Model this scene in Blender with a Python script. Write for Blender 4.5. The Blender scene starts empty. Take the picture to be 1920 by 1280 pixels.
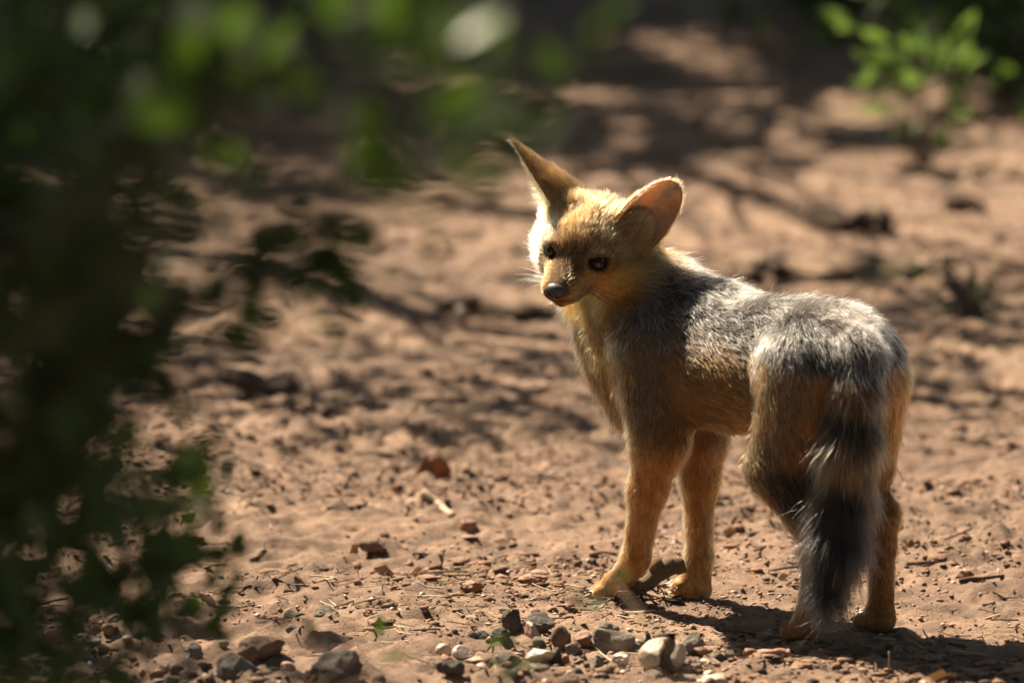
import bpy, math, random
import numpy as np
from mathutils import Vector, Matrix

rng = np.random.default_rng(7)
random.seed(7)
R = math.radians
scene = bpy.context.scene
col = scene.collection

# ------------------------------------------------------------------ camera
D = 6.0                     # metres to the animal
ELEV = R(9.0)               # the lens looks down by this much
ZC = 0.246                  # height of the aim point above the ground
PXM = 2100.0                # photo pixels per metre at distance D
SE, CE = math.sin(ELEV), math.cos(ELEV)
CAM = np.array([0.0, -D * CE, ZC + D * SE])
VF = np.array([0.0, CE, -SE]); VU = np.array([0.0, SE, CE]); VX = np.array([1.0, 0.0, 0.0])
cam_d = bpy.data.cameras.new('camera'); cam = bpy.data.objects.new('camera', cam_d); col.objects.link(cam)
cam.location = CAM; cam.rotation_euler = (R(90) - ELEV, 0, 0)
cam_d.sensor_width = 36.0; cam_d.lens = 36.0 * D / (1920.0 / PXM)
cam_d.clip_start = 0.1; cam_d.clip_end = 900.0
cam_d.dof.use_dof = True; cam_d.dof.focus_distance = D + 0.02; cam_d.dof.aperture_fstop = 5.0
scene.camera = cam

# ------------------------------------------------------------------ sky and sun
SUN_EL = R(50.0)
SUN_H = np.array([-0.65, 0.76])                         # horizontal direction towards the sun
SUN_H = SUN_H / np.linalg.norm(SUN_H)
world = bpy.data.worlds.new('World'); scene.world = world; world.use_nodes = True
wn = world.node_tree; wn.nodes.clear()
sky = wn.nodes.new('ShaderNodeTexSky'); sky.sky_type = 'NISHITA'; sky.sun_disc = False
sky.dust_density = 1.5; sky.ozone_density = 0.5; sky.sun_elevation = SUN_EL; sky.sun_rotation = math.atan2(SUN_H[0], SUN_H[1])
bg = wn.nodes.new('ShaderNodeBackground'); bg.inputs['Strength'].default_value = 0.05
wo = wn.nodes.new('ShaderNodeOutputWorld')
wn.links.new(sky.outputs[0], bg.inputs[0]); wn.links.new(bg.outputs[0], wo.inputs[0])
sun_d = bpy.data.lights.new('sun', 'SUN'); sun_d.energy = 5.0; sun_d.angle = R(0.5); sun_d.color = (1.0, 0.88, 0.72)
sun = bpy.data.objects.new('sun', sun_d); col.objects.link(sun)
TO_SUN = np.array([SUN_H[0] * math.cos(SUN_EL), SUN_H[1] * math.cos(SUN_EL), math.sin(SUN_EL)])
sun.rotation_euler = Vector(TO_SUN).to_track_quat('Z', 'Y').to_euler()
sun.location = (-6, 6, 9)
vs = scene.view_settings
vs.view_transform = 'Standard'; vs.look = 'None'; vs.exposure = 1.75; vs.gamma = 1.0; vs.use_curve_mapping = False
vs.use_white_balance = True; vs.white_balance_temperature = 7000; vs.white_balance_tint = 10
cy = scene.cycles
cy.use_denoising = True; cy.use_adaptive_sampling = True; cy.adaptive_threshold = 0.02; cy.max_bounces = 7; cy.diffuse_bounces = 3; cy.glossy_bounces = 3; cy.transmission_bounces = 7
cy.transparent_max_bounces = 8; cy.sample_clamp_indirect = 4.0; cy.caustics_reflective = False; cy.caustics_refractive = False
scene.cycles_curves.shape = 'RIBBONS'

# ------------------------------------------------------------------ helpers
def nrm(v):
    v = np.asarray(v, float); return v / (np.linalg.norm(v, axis=-1, keepdims=True) + 1e-12)
def at(px, py, depth=0.0):
    """photo pixel -> point at a distance of D + depth along the lens axis"""
    k = (D + depth) / D / PXM
    return CAM + VF * (D + depth) + VX * ((px - 960.0) * k) + VU * ((640.0 - py) * k)
def ray(px, py): return nrm(at(px, py) - CAM)
def ground_pt(px, py, z=0.0):
    d = ray(px, py); return CAM + d * ((z - CAM[2]) / d[2])
def sstep(a, b, x):
    t = np.clip((x - a) / (b - a), 0, 1); return t * t * (3 - 2 * t)

def _h(i, j, k, s):
    n = (i * 374761393 + j * 668265263 + k * 2147483647 + s * 1274126177) & 0xffffffff
    n = ((n ^ (n >> 13)) * 1274126177) & 0xffffffff
    n = ((n ^ (n >> 16)) * 2246822519) & 0xffffffff
    return ((n ^ (n >> 15)) & 0xffff) / 32767.5 - 1.0
def vnoise(p, s=0):
    p = np.asarray(p, float); i = np.floor(p).astype(np.int64); f = p - i; f = f * f * (3 - 2 * f)
    o = 0.0
    for a in (0, 1):
        wa = f[:, 0] if a else 1 - f[:, 0]
        for b in (0, 1):
            wb = f[:, 1] if b else 1 - f[:, 1]
            for c in (0, 1):
                wc = f[:, 2] if c else 1 - f[:, 2]
                o = o + wa * wb * wc * _h(i[:, 0] + a, i[:, 1] + b, i[:, 2] + c, s)
    return o
def fbm(p, oct=4, s=0, gain=0.5):
    o, a, q = 0.0, 1.0, np.asarray(p, float)
    for k in range(oct):
        o = o + a * vnoise(q, s + k * 17); a *= gain; q = q * 2.03 + 11.7
    return o

def link(o, parent=None):
    col.objects.link(o)
    if parent is not None: o.parent = parent
    return o
def tag(o, label=None, cat=None, group=None, kind=None):
    for k, v in (('label', label), ('category', cat), ('group', group), ('kind', kind)):
        if v: o[k] = v
    return o
def mesh(name, verts, faces, m=None, smooth=True):
    me = bpy.data.meshes.new(name)
    verts = np.asarray(verts, float); faces = np.asarray(faces, np.int32)
    k = faces.shape[1]
    me.vertices.add(len(verts)); me.vertices.foreach_set('co', verts.astype(np.float32).ravel())
    me.loops.add(faces.size); me.loops.foreach_set('vertex_index', faces.ravel())
    me.polygons.add(len(faces)); me.polygons.foreach_set('loop_start', np.arange(0, faces.size, k, dtype=np.int32))
    if smooth: me.polygons.foreach_set('use_smooth', np.ones(len(faces), bool))
    if m: me.materials.append(m)
    me.update(calc_edges=True); me.validate()
    return me
def obj(name, me, parent=None): return link(bpy.data.objects.new(name, me), parent)
def empty(name, loc=(0, 0, 0)):
    o = bpy.data.objects.new(name, None); o.location = loc; o.empty_display_size = 0.05
    return link(o)
def set_col(me, name, rgb):
    a = me.color_attributes.new(name, 'FLOAT_COLOR', 'POINT')
    a.data.foreach_set('color', np.c_[rgb, np.ones(len(rgb))].astype(np.float32).ravel())

class NT:
    def __init__(self, name):
        self.m = bpy.data.materials.new(name); self.m.use_nodes = True
        self.t = self.m.node_tree; self.t.nodes.clear(); self.out = self.t.nodes.new('ShaderNodeOutputMaterial')
    def n(self, typ, **kw):
        x = self.t.nodes.new('ShaderNode' + typ)
        for k, v in kw.items():
            if k in x.inputs.keys() or isinstance(k, int): self.set(x, k, v)
            else: setattr(x, k, v)
        return x
    def set(self, x, k, v):
        if hasattr(v, 'is_linked') or isinstance(v, bpy.types.NodeSocket): self.t.links.new(v, x.inputs[k])
        else: x.inputs[k].default_value = v
    def link(self, a, b): self.t.links.new(a, b)
    def noise(self, scale, detail=6, rough=0.6, vec=None, dist=0.0):
        x = self.n('TexNoise'); x.inputs['Scale'].default_value = scale; x.inputs['Detail'].default_value = detail
        x.inputs['Roughness'].default_value = rough; x.inputs['Distortion'].default_value = dist
        if vec is not None: self.link(vec, x.inputs['Vector'])
        return x.outputs['Fac']
    def ramp(self, fac, stops):
        x = self.n('ValToRGB'); e = x.color_ramp.elements
        while len(e) < len(stops): e.new(0.5)
        for el, (p, c) in zip(e, stops): el.position = p; el.color = tuple(c) + (1,) if len(c) == 3 else c
        self.link(fac, x.inputs[0]); return x.outputs[0]
    def mix(self, fac, a, b, mode='MIX'):
        x = self.n('MixRGB'); x.blend_type = mode
        for k, v in ((0, fac), (1, a), (2, b)):
            if isinstance(v, (int, float)): x.inputs[k].default_value = v
            elif isinstance(v, tuple): x.inputs[k].default_value = v + (1,) if len(v) == 3 else v
            else: self.link(v, x.inputs[k])
        return x.outputs[0]
    def done(self, sh): self.link(sh, self.out.inputs[0]); return self.m

def flat_mat(name, c1, c2, scale=40, rough=0.85, bump=0.3, bscale=None, spec=0.3):
    t = NT(name); tc = t.n('TexCoord').outputs['Object']
    f = t.noise(scale, 8, 0.65, tc)
    f2 = t.noise(scale * 0.22, 4, 0.6, tc)
    b = t.n('BsdfPrincipled'); t.link(t.mix(0.45, t.ramp(f, [(0.3, c1), (0.7, c2)]), t.ramp(f2, [(0.35, c1), (0.65, c2)])), b.inputs['Base Color'])
    b.inputs['Roughness'].default_value = rough; b.inputs['Specular IOR Level'].default_value = spec
    if bump:
        bp = t.n('Bump'); bp.inputs['Strength'].default_value = bump; bp.inputs['Distance'].default_value = 0.003
        t.link(t.noise(bscale or scale * 3, 8, 0.7, tc), bp.inputs['Height']); t.link(bp.outputs[0], b.inputs['Normal'])
    return t.done(b.outputs[0])

# ------------------------------------------------------------------ signed distance modelling
def sd_cone(P, a, b, r1, r2):
    ba = b - a; l2 = ba @ ba; pa = P - a
    t = np.clip((pa @ ba) / l2, 0, 1)
    return np.linalg.norm(pa - t[..., None] * ba, axis=-1) - (r1 + (r2 - r1) * t)
def sd_ell(P, c, M, rad):
    q = (P - c) @ M.T                      # rows of M = local axes
    k0 = np.linalg.norm(q / rad, axis=-1); k1 = np.linalg.norm(q / (rad * rad), axis=-1) + 1e-9
    return k0 * (k0 - 1.0) / k1
class Prim:
    def __init__(s, kind, args, k, flow, ln, c, sub=False):
        s.kind, s.args, s.k, s.flow, s.ln, s.c, s.sub = kind, args, k, flow, ln, c, sub
    def d(s, P): return sd_cone(P, *s.args) if s.kind == 'cone' else sd_ell(P, *s.args)
    def box(s):
        if s.kind == 'cone':
            a, b, r1, r2 = s.args; r = max(r1, r2)
            return np.minimum(a, b) - r, np.maximum(a, b) + r
        c, M, rad = s.args; r = max(rad); return c - r, c + r
def smin(a, b, k):
    h = np.maximum(k - np.abs(a - b), 0) / k; return np.minimum(a, b) - h * h * k * 0.25
def surface_nets(prims, h, pad=0.012):
    lo = np.min([p.box()[0] for p in prims if not p.sub], 0) - pad; hi = np.max([p.box()[1] for p in prims if not p.sub], 0) + pad
    n = np.ceil((hi - lo) / h).astype(int) + 1
    F = np.full(n, 0.2, np.float32)
    ax = [lo[i] + h * np.arange(n[i]) for i in range(3)]
    for p in prims:
        b0, b1 = p.box(); m = p.k + 3 * h + 0.02
        i0 = np.clip(((b0 - m - lo) / h).astype(int), 0, n - 1); i1 = np.clip(((b1 + m - lo) / h).astype(int) + 1, 1, n)
        sl = tuple(slice(i0[i], i1[i]) for i in range(3))
        P = np.stack(np.meshgrid(*[ax[i][sl[i]] for i in range(3)], indexing='ij'), -1)
        d = p.d(P)
        F[sl] = -smin(-F[sl], d, p.k) if p.sub else smin(F[sl], d, p.k)
    S = F < 0
    c = [S[(slice(None, -1) if not (q & 1) else slice(1, None)), (slice(None, -1) if not (q & 2) else slice(1, None)),
           (slice(None, -1) if not (q & 4) else slice(1, None))] for q in range(8)]
    cnt = sum(x.astype(np.int8) for x in c); act = (cnt > 0) & (cnt < 8)
    idx = np.argwhere(act); vid = np.full(act.shape, -1, np.int64); vid[act] = np.arange(len(idx))
    offs = np.array([[q & 1, (q >> 1) & 1, (q >> 2) & 1] for q in range(8)])
    val = np.stack([F[tuple((idx + o).T)] for o in offs], 1)
    acc = np.zeros((len(idx), 3)); num = np.zeros(len(idx))
    for a in range(8):
        for bit in (1, 2, 4):
            b = a | bit
            if b == a: continue
            x = (val[:, a] < 0) != (val[:, b] < 0)
            t = np.where(x, val[:, a] / np.where(x, val[:, a] - val[:, b], 1), 0)
            acc += np.where(x[:, None], offs[a] + (offs[b] - offs[a]) * t[:, None], 0); num += x
    V = lo + h * (idx + acc / num[:, None])
    quads = []
    for axn in range(3):
        u, v = (axn + 1) % 3, (axn + 2) % 3
        s0 = [slice(None)] * 3; s1 = [slice(None)] * 3; s0[axn] = slice(None, -1); s1[axn] = slice(1, None)
        A, B = S[tuple(s0)], S[tuple(s1)]
        e = np.argwhere(A != B)
        e = e[(e[:, u] > 0) & (e[:, v] > 0)]
        e = e[(e[:, u] < n[u] - 1) & (e[:, v] < n[v] - 1)]
        du = np.zeros(3, int); du[u] = 1; dv = np.zeros(3, int); dv[v] = 1
        q = np.stack([vid[tuple((e - du - dv).T)], vid[tuple((e - dv).T)], vid[tuple(e.T)], vid[tuple((e - du).T)]], 1)
        flip = ~A[tuple(e.T)]
        q[flip] = q[flip][:, ::-1]
        quads.append(q)
    return V, np.concatenate(quads)
# ------------------------------------------------------------------ the ground: one sheet, fine where the lens looks, out to the horizon
def ground_h(x, y):
    x = np.asarray(x, float); y = np.asarray(y, float); p = np.stack([x.ravel(), y.ravel(), np.zeros(x.size)], 1)
    near = 1.0 / (1.0 + (np.hypot(p[:, 0] - 0.1, p[:, 1]) / 30.0) ** 2)
    calm = 0.35 + 0.65 * sstep(0.10, 0.45, np.hypot(p[:, 0] - 0.21, p[:, 1] + 0.02))
    h = 0.022 * fbm(p * 1.6 + 5.1, 2, 1) * calm
    h += (0.0080 - 0.005 * sstep(0.4, 1.6, p[:, 1])) * fbm(p * np.array([5.0, 9.0, 1]), 3, 5) * calm
    cl = fbm(p * np.array([24.0, 30.0, 1]), 3, 8); h += (0.0080 - 0.0055 * sstep(0.4, 1.6, p[:, 1])) * np.maximum(cl - 0.10, -0.22) * calm
    h += 0.0050 * fbm(p * 80.0, 2, 21) * (0.5 + 0.5 * calm)
    far = np.hypot(p[:, 0], p[:, 1]); h = h * near + 0.4 * sstep(25, 120, far) * fbm(p * 0.02, 2, 77)
    return h.reshape(x.shape)
def GZ(x, y): return float(ground_h(np.array([x]), np.array([y]))[0])
def graded(a, b, step, far, g=1.22):
    m = list(np.arange(a, b + step / 2, step)); s = step; lo, hi = [a], [b]
    while hi[-1] < far: s *= g; hi.append(hi[-1] + s); lo.append(lo[-1] - s)
    return np.array(lo[:0:-1] + m + hi[1:])
gx = graded(-0.75, 0.75, 0.0048, 320)
gy = np.concatenate([np.array([-0.9 - sum(0.0048 * 1.22 ** k for k in range(1, n + 1)) for n in range(52, 0, -1)]), np.arange(-0.9, 1.3, 0.0048), np.arange(1.3, 5.6, 0.012)])
_s = 0.012; _t = [gy[-1]]
while _t[-1] < 320: _s *= 1.2; _t.append(_t[-1] + _s)
gy = np.concatenate([gy, _t[1:]])
GX, GY = np.meshgrid(gx, gy, indexing='ij')
gv = np.stack([GX, GY, ground_h(GX, GY)], -1).reshape(-1, 3)
i, j = np.meshgrid(np.arange(len(gx) - 1), np.arange(len(gy) - 1), indexing='ij'); b_ = len(gy); a_ = i * b_ + j
def ground_mat():
    t = NT('red sandy soil'); tc = t.n('TexCoord').outputs['Object']
    mpg = t.n('Mapping'); mpg.inputs['Scale'].default_value = (0.8, 2.4, 1); t.link(tc, mpg.inputs[0])
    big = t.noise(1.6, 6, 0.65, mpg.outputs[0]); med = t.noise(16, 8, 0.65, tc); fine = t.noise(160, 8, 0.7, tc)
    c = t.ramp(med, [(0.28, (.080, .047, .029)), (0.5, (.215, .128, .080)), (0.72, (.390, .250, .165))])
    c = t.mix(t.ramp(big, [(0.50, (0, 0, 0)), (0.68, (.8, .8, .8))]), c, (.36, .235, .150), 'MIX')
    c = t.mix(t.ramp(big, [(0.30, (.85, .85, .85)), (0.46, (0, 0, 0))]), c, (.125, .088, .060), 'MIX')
    c = t.mix(0.55, c, t.ramp(fine, [(0.3, (.42, .36, .32)), (0.55, (1.0, 1.0, 1.0)), (0.8, (1.25, 1.2, 1.15))]), 'MULTIPLY')
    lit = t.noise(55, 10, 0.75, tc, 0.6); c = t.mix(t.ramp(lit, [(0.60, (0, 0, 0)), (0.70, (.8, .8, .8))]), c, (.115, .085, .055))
    b = t.n('BsdfPrincipled'); t.link(c, b.inputs['Base Color']); b.inputs['Roughness'].default_value = 0.78; b.inputs['Specular IOR Level'].default_value = 0.35
    bp = t.n('Bump'); bp.inputs['Strength'].default_value = 1.0; bp.inputs['Distance'].default_value = 0.007
    t.link(t.mix(0.5, t.noise(120, 10, 0.75, tc), t.noise(420, 6, 0.7, tc)), bp.inputs['Height']); t.link(bp.outputs[0], b.inputs['Normal'])
    return t.done(b.outputs[0])
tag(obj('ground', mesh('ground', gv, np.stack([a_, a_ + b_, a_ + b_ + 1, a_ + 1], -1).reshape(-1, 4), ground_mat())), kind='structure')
# ------------------------------------------------------------------ the fox
HEAD_A = R(43)
FF = np.array([-math.sin(HEAD_A), math.cos(HEAD_A), 0.0])      # the way the body faces: left and away
FR = np.array([math.cos(HEAD_A), math.sin(HEAD_A), 0.0])       # its right-hand side
UP = np.array([0, 0, 1.0])
FO = ground_pt(1585, 1192)                                     # on the ground between the hind paws
def S(px, py, r=0.0):
    """photo pixel -> point on the upright plane r metres to the right of the body's midline"""
    d = ray(px, py); return CAM + d * (((FO - CAM) @ FR + r) / (d @ FR))
def body_uv(P): q = P - FO; return q @ FF, q @ FR, q[..., 2]

prims = []
def cone(a, b, r1, r2, k, flow, ln, c): prims.append(Prim('cone', (np.asarray(a, float), np.asarray(b, float), r1, r2), k, nrm(flow), ln, c))
def ell(c0, M, rad, k, flow, ln, c, sub=False): prims.append(Prim('ell', (np.asarray(c0, float), np.asarray(M, float), np.asarray(rad, float)), k, nrm(flow), ln, c, sub))
BM = np.stack([FF, FR, UP])
BACK = -FF * 1.0 - UP * 0.35
C_TRUNK, C_LEG, C_HIND, C_TAIL, C_HEAD, C_CHEST, C_PAW, C_NECK = range(8)
# trunk
chest = S(1240, 655); mid = S(1375, 685); loin = S(1470, 675); pelv = S(1560, 668)
cone(chest, mid, 0.053, 0.052, 0.03, BACK, 0.020, C_TRUNK)
cone(mid, loin, 0.052, 0.048, 0.03, BACK, 0.021, C_TRUNK)
cone(loin, pelv, 0.048, 0.047, 0.03, BACK, 0.021, C_TRUNK)
cone(S(1262, 560), S(1340, 600), 0.030, 0.032, 0.03, BACK, 0.024, C_TRUNK)           # withers
cone(S(1180, 650), S(1225, 735), 0.038, 0.044, 0.03, -UP - FF * 0.3, 0.015, C_CHEST)      # breast
# neck
HC = S(1140, 462, -0.022)                                                            # back of the skull
cone(S(1235, 600), HC, 0.047, 0.030, 0.030, BACK + (-UP) * 0.6, 0.024, C_NECK)
cone(S(1185, 655), S(1110, 560, -0.012), 0.036, 0.026, 0.03, -UP, 0.015, C_CHEST)
# hind legs
def limb(pts, k, c, ln, flow=None):
    for (a, ra), (b, rb) in zip(pts[:-1], pts[1:]):
        cone(a, b, ra, rb, k, (b - a) if flow is None else flow, ln, c)
TH = -UP * 1.0 - FF * 0.35
hipL, kneeL, hockL, padL = S(1520, 690, -0.032), S(1462, 872, -0.042), S(1536, 1018, -0.046), S(1516, 1158, -0.046)
hipR, kneeR, hockR, padR = S(1606, 690, 0.028), S(1585, 850, 0.042), S(1653, 968, 0.046), S(1652, 1160, 0.046)
cone(hipL, kneeL, 0.044, 0.028, 0.025, TH, 0.017, C_HIND)
cone(S(1560, 720, -0.022), S(1500, 880, -0.036), 0.034, 0.022, 0.025, TH, 0.020, C_HIND)
cone(hipR, kneeR, 0.040, 0.027, 0.025, TH, 0.018, C_HIND)
cone(S(1622, 730, 0.030), S(1630, 868, 0.040), 0.034, 0.022, 0.025, TH, 0.022, C_HIND)
limb([(kneeL, 0.027), (hockL, 0.0145)], 0.014, C_HIND, 0.012)
limb([(kneeR, 0.026), (hockR, 0.0145)], 0.014, C_HIND, 0.012)
limb([(hockL, 0.0150), (hockL * 0.75 + padL * 0.25, 0.0118), (padL, 0.0110)], 0.008, C_LEG, 0.006)
limb([(hockR, 0.0155), (hockR * 0.72 + padR * 0.28, 0.0122), (padR, 0.0115)], 0.008, C_LEG, 0.006)
# fore legs
shL, elL, wrL, pdL = S(1232, 660, -0.034), S(1236, 826, -0.040), S(1192, 1046, -0.040), S(1160, 1094, -0.038)
shR, elR, wrR, pdR = S(1250, 690, 0.030), S(1312, 828, 0.036), S(1310, 1046, 0.036), S(1306, 1104, 0.036)
cone(shL, elL, 0.040, 0.026, 0.02, -UP - FF * 0.25, 0.016, C_TRUNK)
cone(shR, elR, 0.036, 0.024, 0.02, -UP, 0.014, C_TRUNK)
limb([(elL, 0.0235), (S(1214, 915, -0.04), 0.0155), (wrL, 0.0120)], 0.014, C_LEG, 0.009)
limb([(elR, 0.0210), (S(1311, 900, 0.036), 0.0150), (wrR, 0.0115)], 0.014, C_LEG, 0.011)
limb([(wrL, 0.0130), (wrL * 0.5 + pdL * 0.5, 0.0108), (pdL, 0.0125)], 0.006, C_LEG, 0.006)
limb([(wrR, 0.0128), (wrR * 0.5 + pdR * 0.5, 0.0108), (pdR, 0.0125)], 0.006, C_LEG, 0.009)
claw_roots = []
def paw(p, fwd, ln, w=0.0132):
    fwd = nrm(np.array([fwd[0], fwd[1], 0.0])); side = np.cross(fwd, UP)
    base = np.array([p[0], p[1], GZ(p[0], p[1]) + 0.0125])
    cone(p, base + fwd * 0.004, 0.0120, w, 0.008, -UP, ln, C_PAW)
    for i, t in enumerate((-1.5, -0.5, 0.5, 1.5)):
        l = 0.020 if abs(t) < 1 else 0.014
        q = base + fwd * l + side * t * 0.0084 - UP * 0.0040
        cone(base, q, 0.0080, 0.0066, 0.0014, fwd, ln * 0.6, C_PAW)
        claw_roots.append((q + fwd * 0.0058 + UP * 0.0005, fwd))
paw(pdL, FF + np.array([-0.35, -0.25, 0]), 0.006); paw(pdR, FF + np.array([-0.1, -0.35, 0]), 0.007)
paw(padL, FF * 1.0 + np.array([-0.2, -0.2, 0]), 0.006); paw(padR, FF, 0.006)
# tail: hangs down behind, nearer to the lens than the hind legs
t0 = S(1600, 612); d0 = (t0 - CAM) @ VF - D
hk = (hockL - CAM) @ VF - D
tail_pts = [S(1580, 640), at(1603, 668, d0 - 0.026), at(1600, 740, d0 - 0.036), at(1592, 840, d0 - 0.046), at(1578, 930, hk - 0.024), at(1566, 1020, hk - 0.026), at(1553, 1105, hk - 0.028)]
tail_r = [0.024, 0.022, 0.020, 0.019, 0.018, 0.016, 0.009]
tail_ln = [0.013, 0.018, 0.025, 0.030, 0.033, 0.035, 0.037]
for i in range(6):
    a, b = tail_pts[i], tail_pts[i + 1]
    cone(a, b, tail_r[i], tail_r[i + 1], 0.008, b - a, tail_ln[i], C_TAIL)
# head
W, Pt, Ro = R(17), R(29), R(15)
_r = np.array([math.cos(W), 0, math.sin(W)]); _f = np.array([-math.sin(W) * math.cos(Pt), -math.sin(Pt), math.cos(W) * math.cos(Pt)])
_u = np.cross(_f, _r)
def _roll(v): return np.array([v[0] * math.cos(Ro) + v[1] * math.sin(Ro), -v[0] * math.sin(Ro) + v[1] * math.cos(Ro), v[2]])
def _w(v): v = _roll(v); return VX * v[0] + VU * v[1] - VF * v[2]
HX, HF, HU = _w(_r), _w(_f), _w(_u)
HM = np.stack([HX, HF, HU])                                     # local axes: picture-right, nose, crown
hd = (HC - CAM) @ VF - D
EYE = np.array([2.22, 3.05, 0.45])
HO = at(1078, 480, hd - 0.062) - (HF * EYE[1] + HU * EYE[2]) * 0.01
def H(x, y, z): return HO + (HX * x + HF * y + HU * z) * 0.01
def he(x, y, z, rx, ry, rz, k, flow, ln, sub=False): ell(H(x, y, z), HM, np.array([rx, ry, rz]) * 0.01, k, flow, ln, C_HEAD, sub)
FB = -HF + HU * 0.35
he(0, -1.8, 0.7, 4.3, 4.2, 3.3, 0.015, -HF + HU * 0.2, 0.011)
he(0, 1.0, 0.8, 3.3, 2.7, 2.1, 0.012, FB, 0.008)
for s in (-1, 1):
    he(s * 2.35, 0.5, -0.1, 1.75, 2.3, 1.8, 0.012, -HF + HX * s * 0.6 + HU * 0.1, 0.009)        # cheekbone
    he(s * 2.2, 0.3, -1.6, 2.1, 2.8, 1.9, 0.012, -HF * 0.8 + HX * s * 0.7 - HU * 0.3, 0.013)
    he(s * 3.5, -1.8, -1.2, 2.0, 2.3, 2.1, 0.012, -HF * 0.6 + HX * s * 0.7 - HU * 0.6, 0.016)
    he(s * 3.1, -1.9, 2.2, 2.0, 1.7, 1.9, 0.015, -HF * 0.4 + HU + HX * s * 0.3, 0.010)         # ear root
    he(s * 1.75, 2.9, 1.2, 1.15, 0.8, 0.55, 0.006, FB + HX * s * 0.4, 0.006)                    # brow
    he(s * 0.90, 5.2, -1.70, 1.00, 1.6, 0.95, 0.008, -HF + HX * s * 0.6 - HU * 0.3, 0.004)      # whisker pad
he(0, 3.0, -1.3, 2.3, 2.0, 1.6, 0.012, FB, 0.006)
cone(H(0, 2.2, -0.5), H(0, 6.3, -1.45), 0.0205, 0.0110, 0.012, FB, 0.0045, C_HEAD)
cone(H(0, 0.5, -2.6), H(0, 5.5, -2.70), 0.0170, 0.0078, 0.006, -HF - HU * 0.5, 0.007, C_HEAD)
for s in (-1, 1):                                                                        # eye hollows
    he(s * (EYE[0] + 0.12), EYE[1] + 0.60, EYE[2] - 0.02, 0.85, 0.62, 0.46, 0.004, HF, 0, True)

bodyV, bodyQ = surface_nets(prims, 0.0026)

def ear(base, tip, N, width, phi0, phi1, thick=0.0016, nt=26, ns=25, bend=0.0, pw=2.3, pe=0.62):
    """one ear as a thin curved shell; N is the way its opening faces"""
    A = tip - base; L = np.linalg.norm(A); A = A / L
    N = nrm(N - A * (N @ A)); Sd = np.cross(A, N)
    t = np.linspace(0, 1, nt) ** 0.85; s = np.linspace(-1, 1, ns)
    prof = np.clip(1 - t ** pw, 0.0, 1) ** pe * (1.0 + 0.08 * np.sin(t * math.pi))
    half = width * prof; phi = phi0 + (phi1 - phi0) * t
    rho = half / np.sin(np.minimum(phi, R(88)))
    th = phi[:, None] * s[None, :]
    ctr = base + A * (L * t)[:, None] + N * (bend * np.sin(t * math.pi))[:, None]
    mid_ = ctr[:, None] + rho[:, None, None] * (np.sin(th)[..., None] * Sd - (np.cos(th) - np.cos(phi)[:, None])[..., None] * N)
    nr = (np.sin(th)[..., None] * Sd - np.cos(th)[..., None] * N)
    tk = thick * (1.3 - 0.6 * t)[:, None, None] * np.ones_like(th)[..., None]
    outer = (mid_ + nr * tk).reshape(-1, 3); inner = (mid_ - nr * tk).reshape(-1, 3)
    V = np.concatenate([outer, inner]); n = nt * ns; q = []
    i, j = np.meshgrid(np.arange(nt - 1), np.arange(ns - 1), indexing='ij'); a = (i * ns + j).ravel()
    q.append(np.stack([a, a + 1, a + ns + 1, a + ns], 1)); q.append(np.stack([a + n, a + n + ns, a + n + ns + 1, a + n + 1], 1))
    e = np.arange(nt - 1) * ns
    q.append(np.stack([e, e + ns, e + ns + n, e + n], 1)); e2 = e + ns - 1
    q.append(np.stack([e2, e2 + n, e2 + ns + n, e2 + ns], 1))
    e = (nt - 1) * ns + np.arange(ns - 1); q.append(np.stack([e, e + 1, e + 1 + n, e + n], 1))
    e = np.arange(ns - 1); q.append(np.stack([e, e + n, e + 1 + n, e + 1], 1))
    return V, np.concatenate(q)[:, ::-1], n, A, Sd
dh = (H(0, -1, 0) - CAM) @ VF - D
earL = ear(at(1060, 398, dh + 0.016), at(958, 262, dh + 0.010), -VX * 0.92 + VF * 0.25 - VU * 0.42, 0.0255, R(88), R(60), pw=1.3, pe=0.9)
earR = ear(at(1180, 446, dh - 0.026), at(1274, 346, dh - 0.010), -VF * 0.92 + VX * 0.38 - VU * 0.15, 0.0212, R(80), R(36), pw=3.2, pe=0.5)
nb = len(bodyV)
V = np.concatenate([bodyV, earL[0], earR[0]])
Q = np.concatenate([bodyQ, earL[1] + nb, earR[1] + nb + len(earL[0])])
# --- fur: sampled on the skin, combed along the limbs, coloured strand by strand
def lerp(a, b, t): return a + (b - a) * t[..., None]
def prim_blend(P):
    d = np.stack([p.d(P) for p in prims if not p.sub], 1); pp = [p for p in prims if not p.sub]
    w = np.exp(-(d - d.min(1, keepdims=True)) / 0.007); w /= w.sum(1, keepdims=True)
    flow = w @ np.array([p.flow for p in pp]); ln = w @ np.array([p.ln for p in pp])
    cls = np.zeros((len(P), 8))
    for i, p in enumerate(pp): cls[:, p.c] += w[:, i]
    return flow, ln, cls
SILVER = np.array([.86, .83, .78]); GREY = np.array([.095, .075, .055]); BLACK = np.array([.010, .008, .007]); BROWN = np.array([.105, .055, .023])
ORANGE = np.array([.37, .155, .040]); TAN = np.array([.40, .21, .080]); CREAM = np.array([.72, .43, .18]); RUST = np.array([.24, .095, .028])
eyes = [H(s * EYE[0], EYE[1], EYE[2]) for s in (-1, 1)]
nose_c = H(-0.05, 7.15, -1.32)
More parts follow.
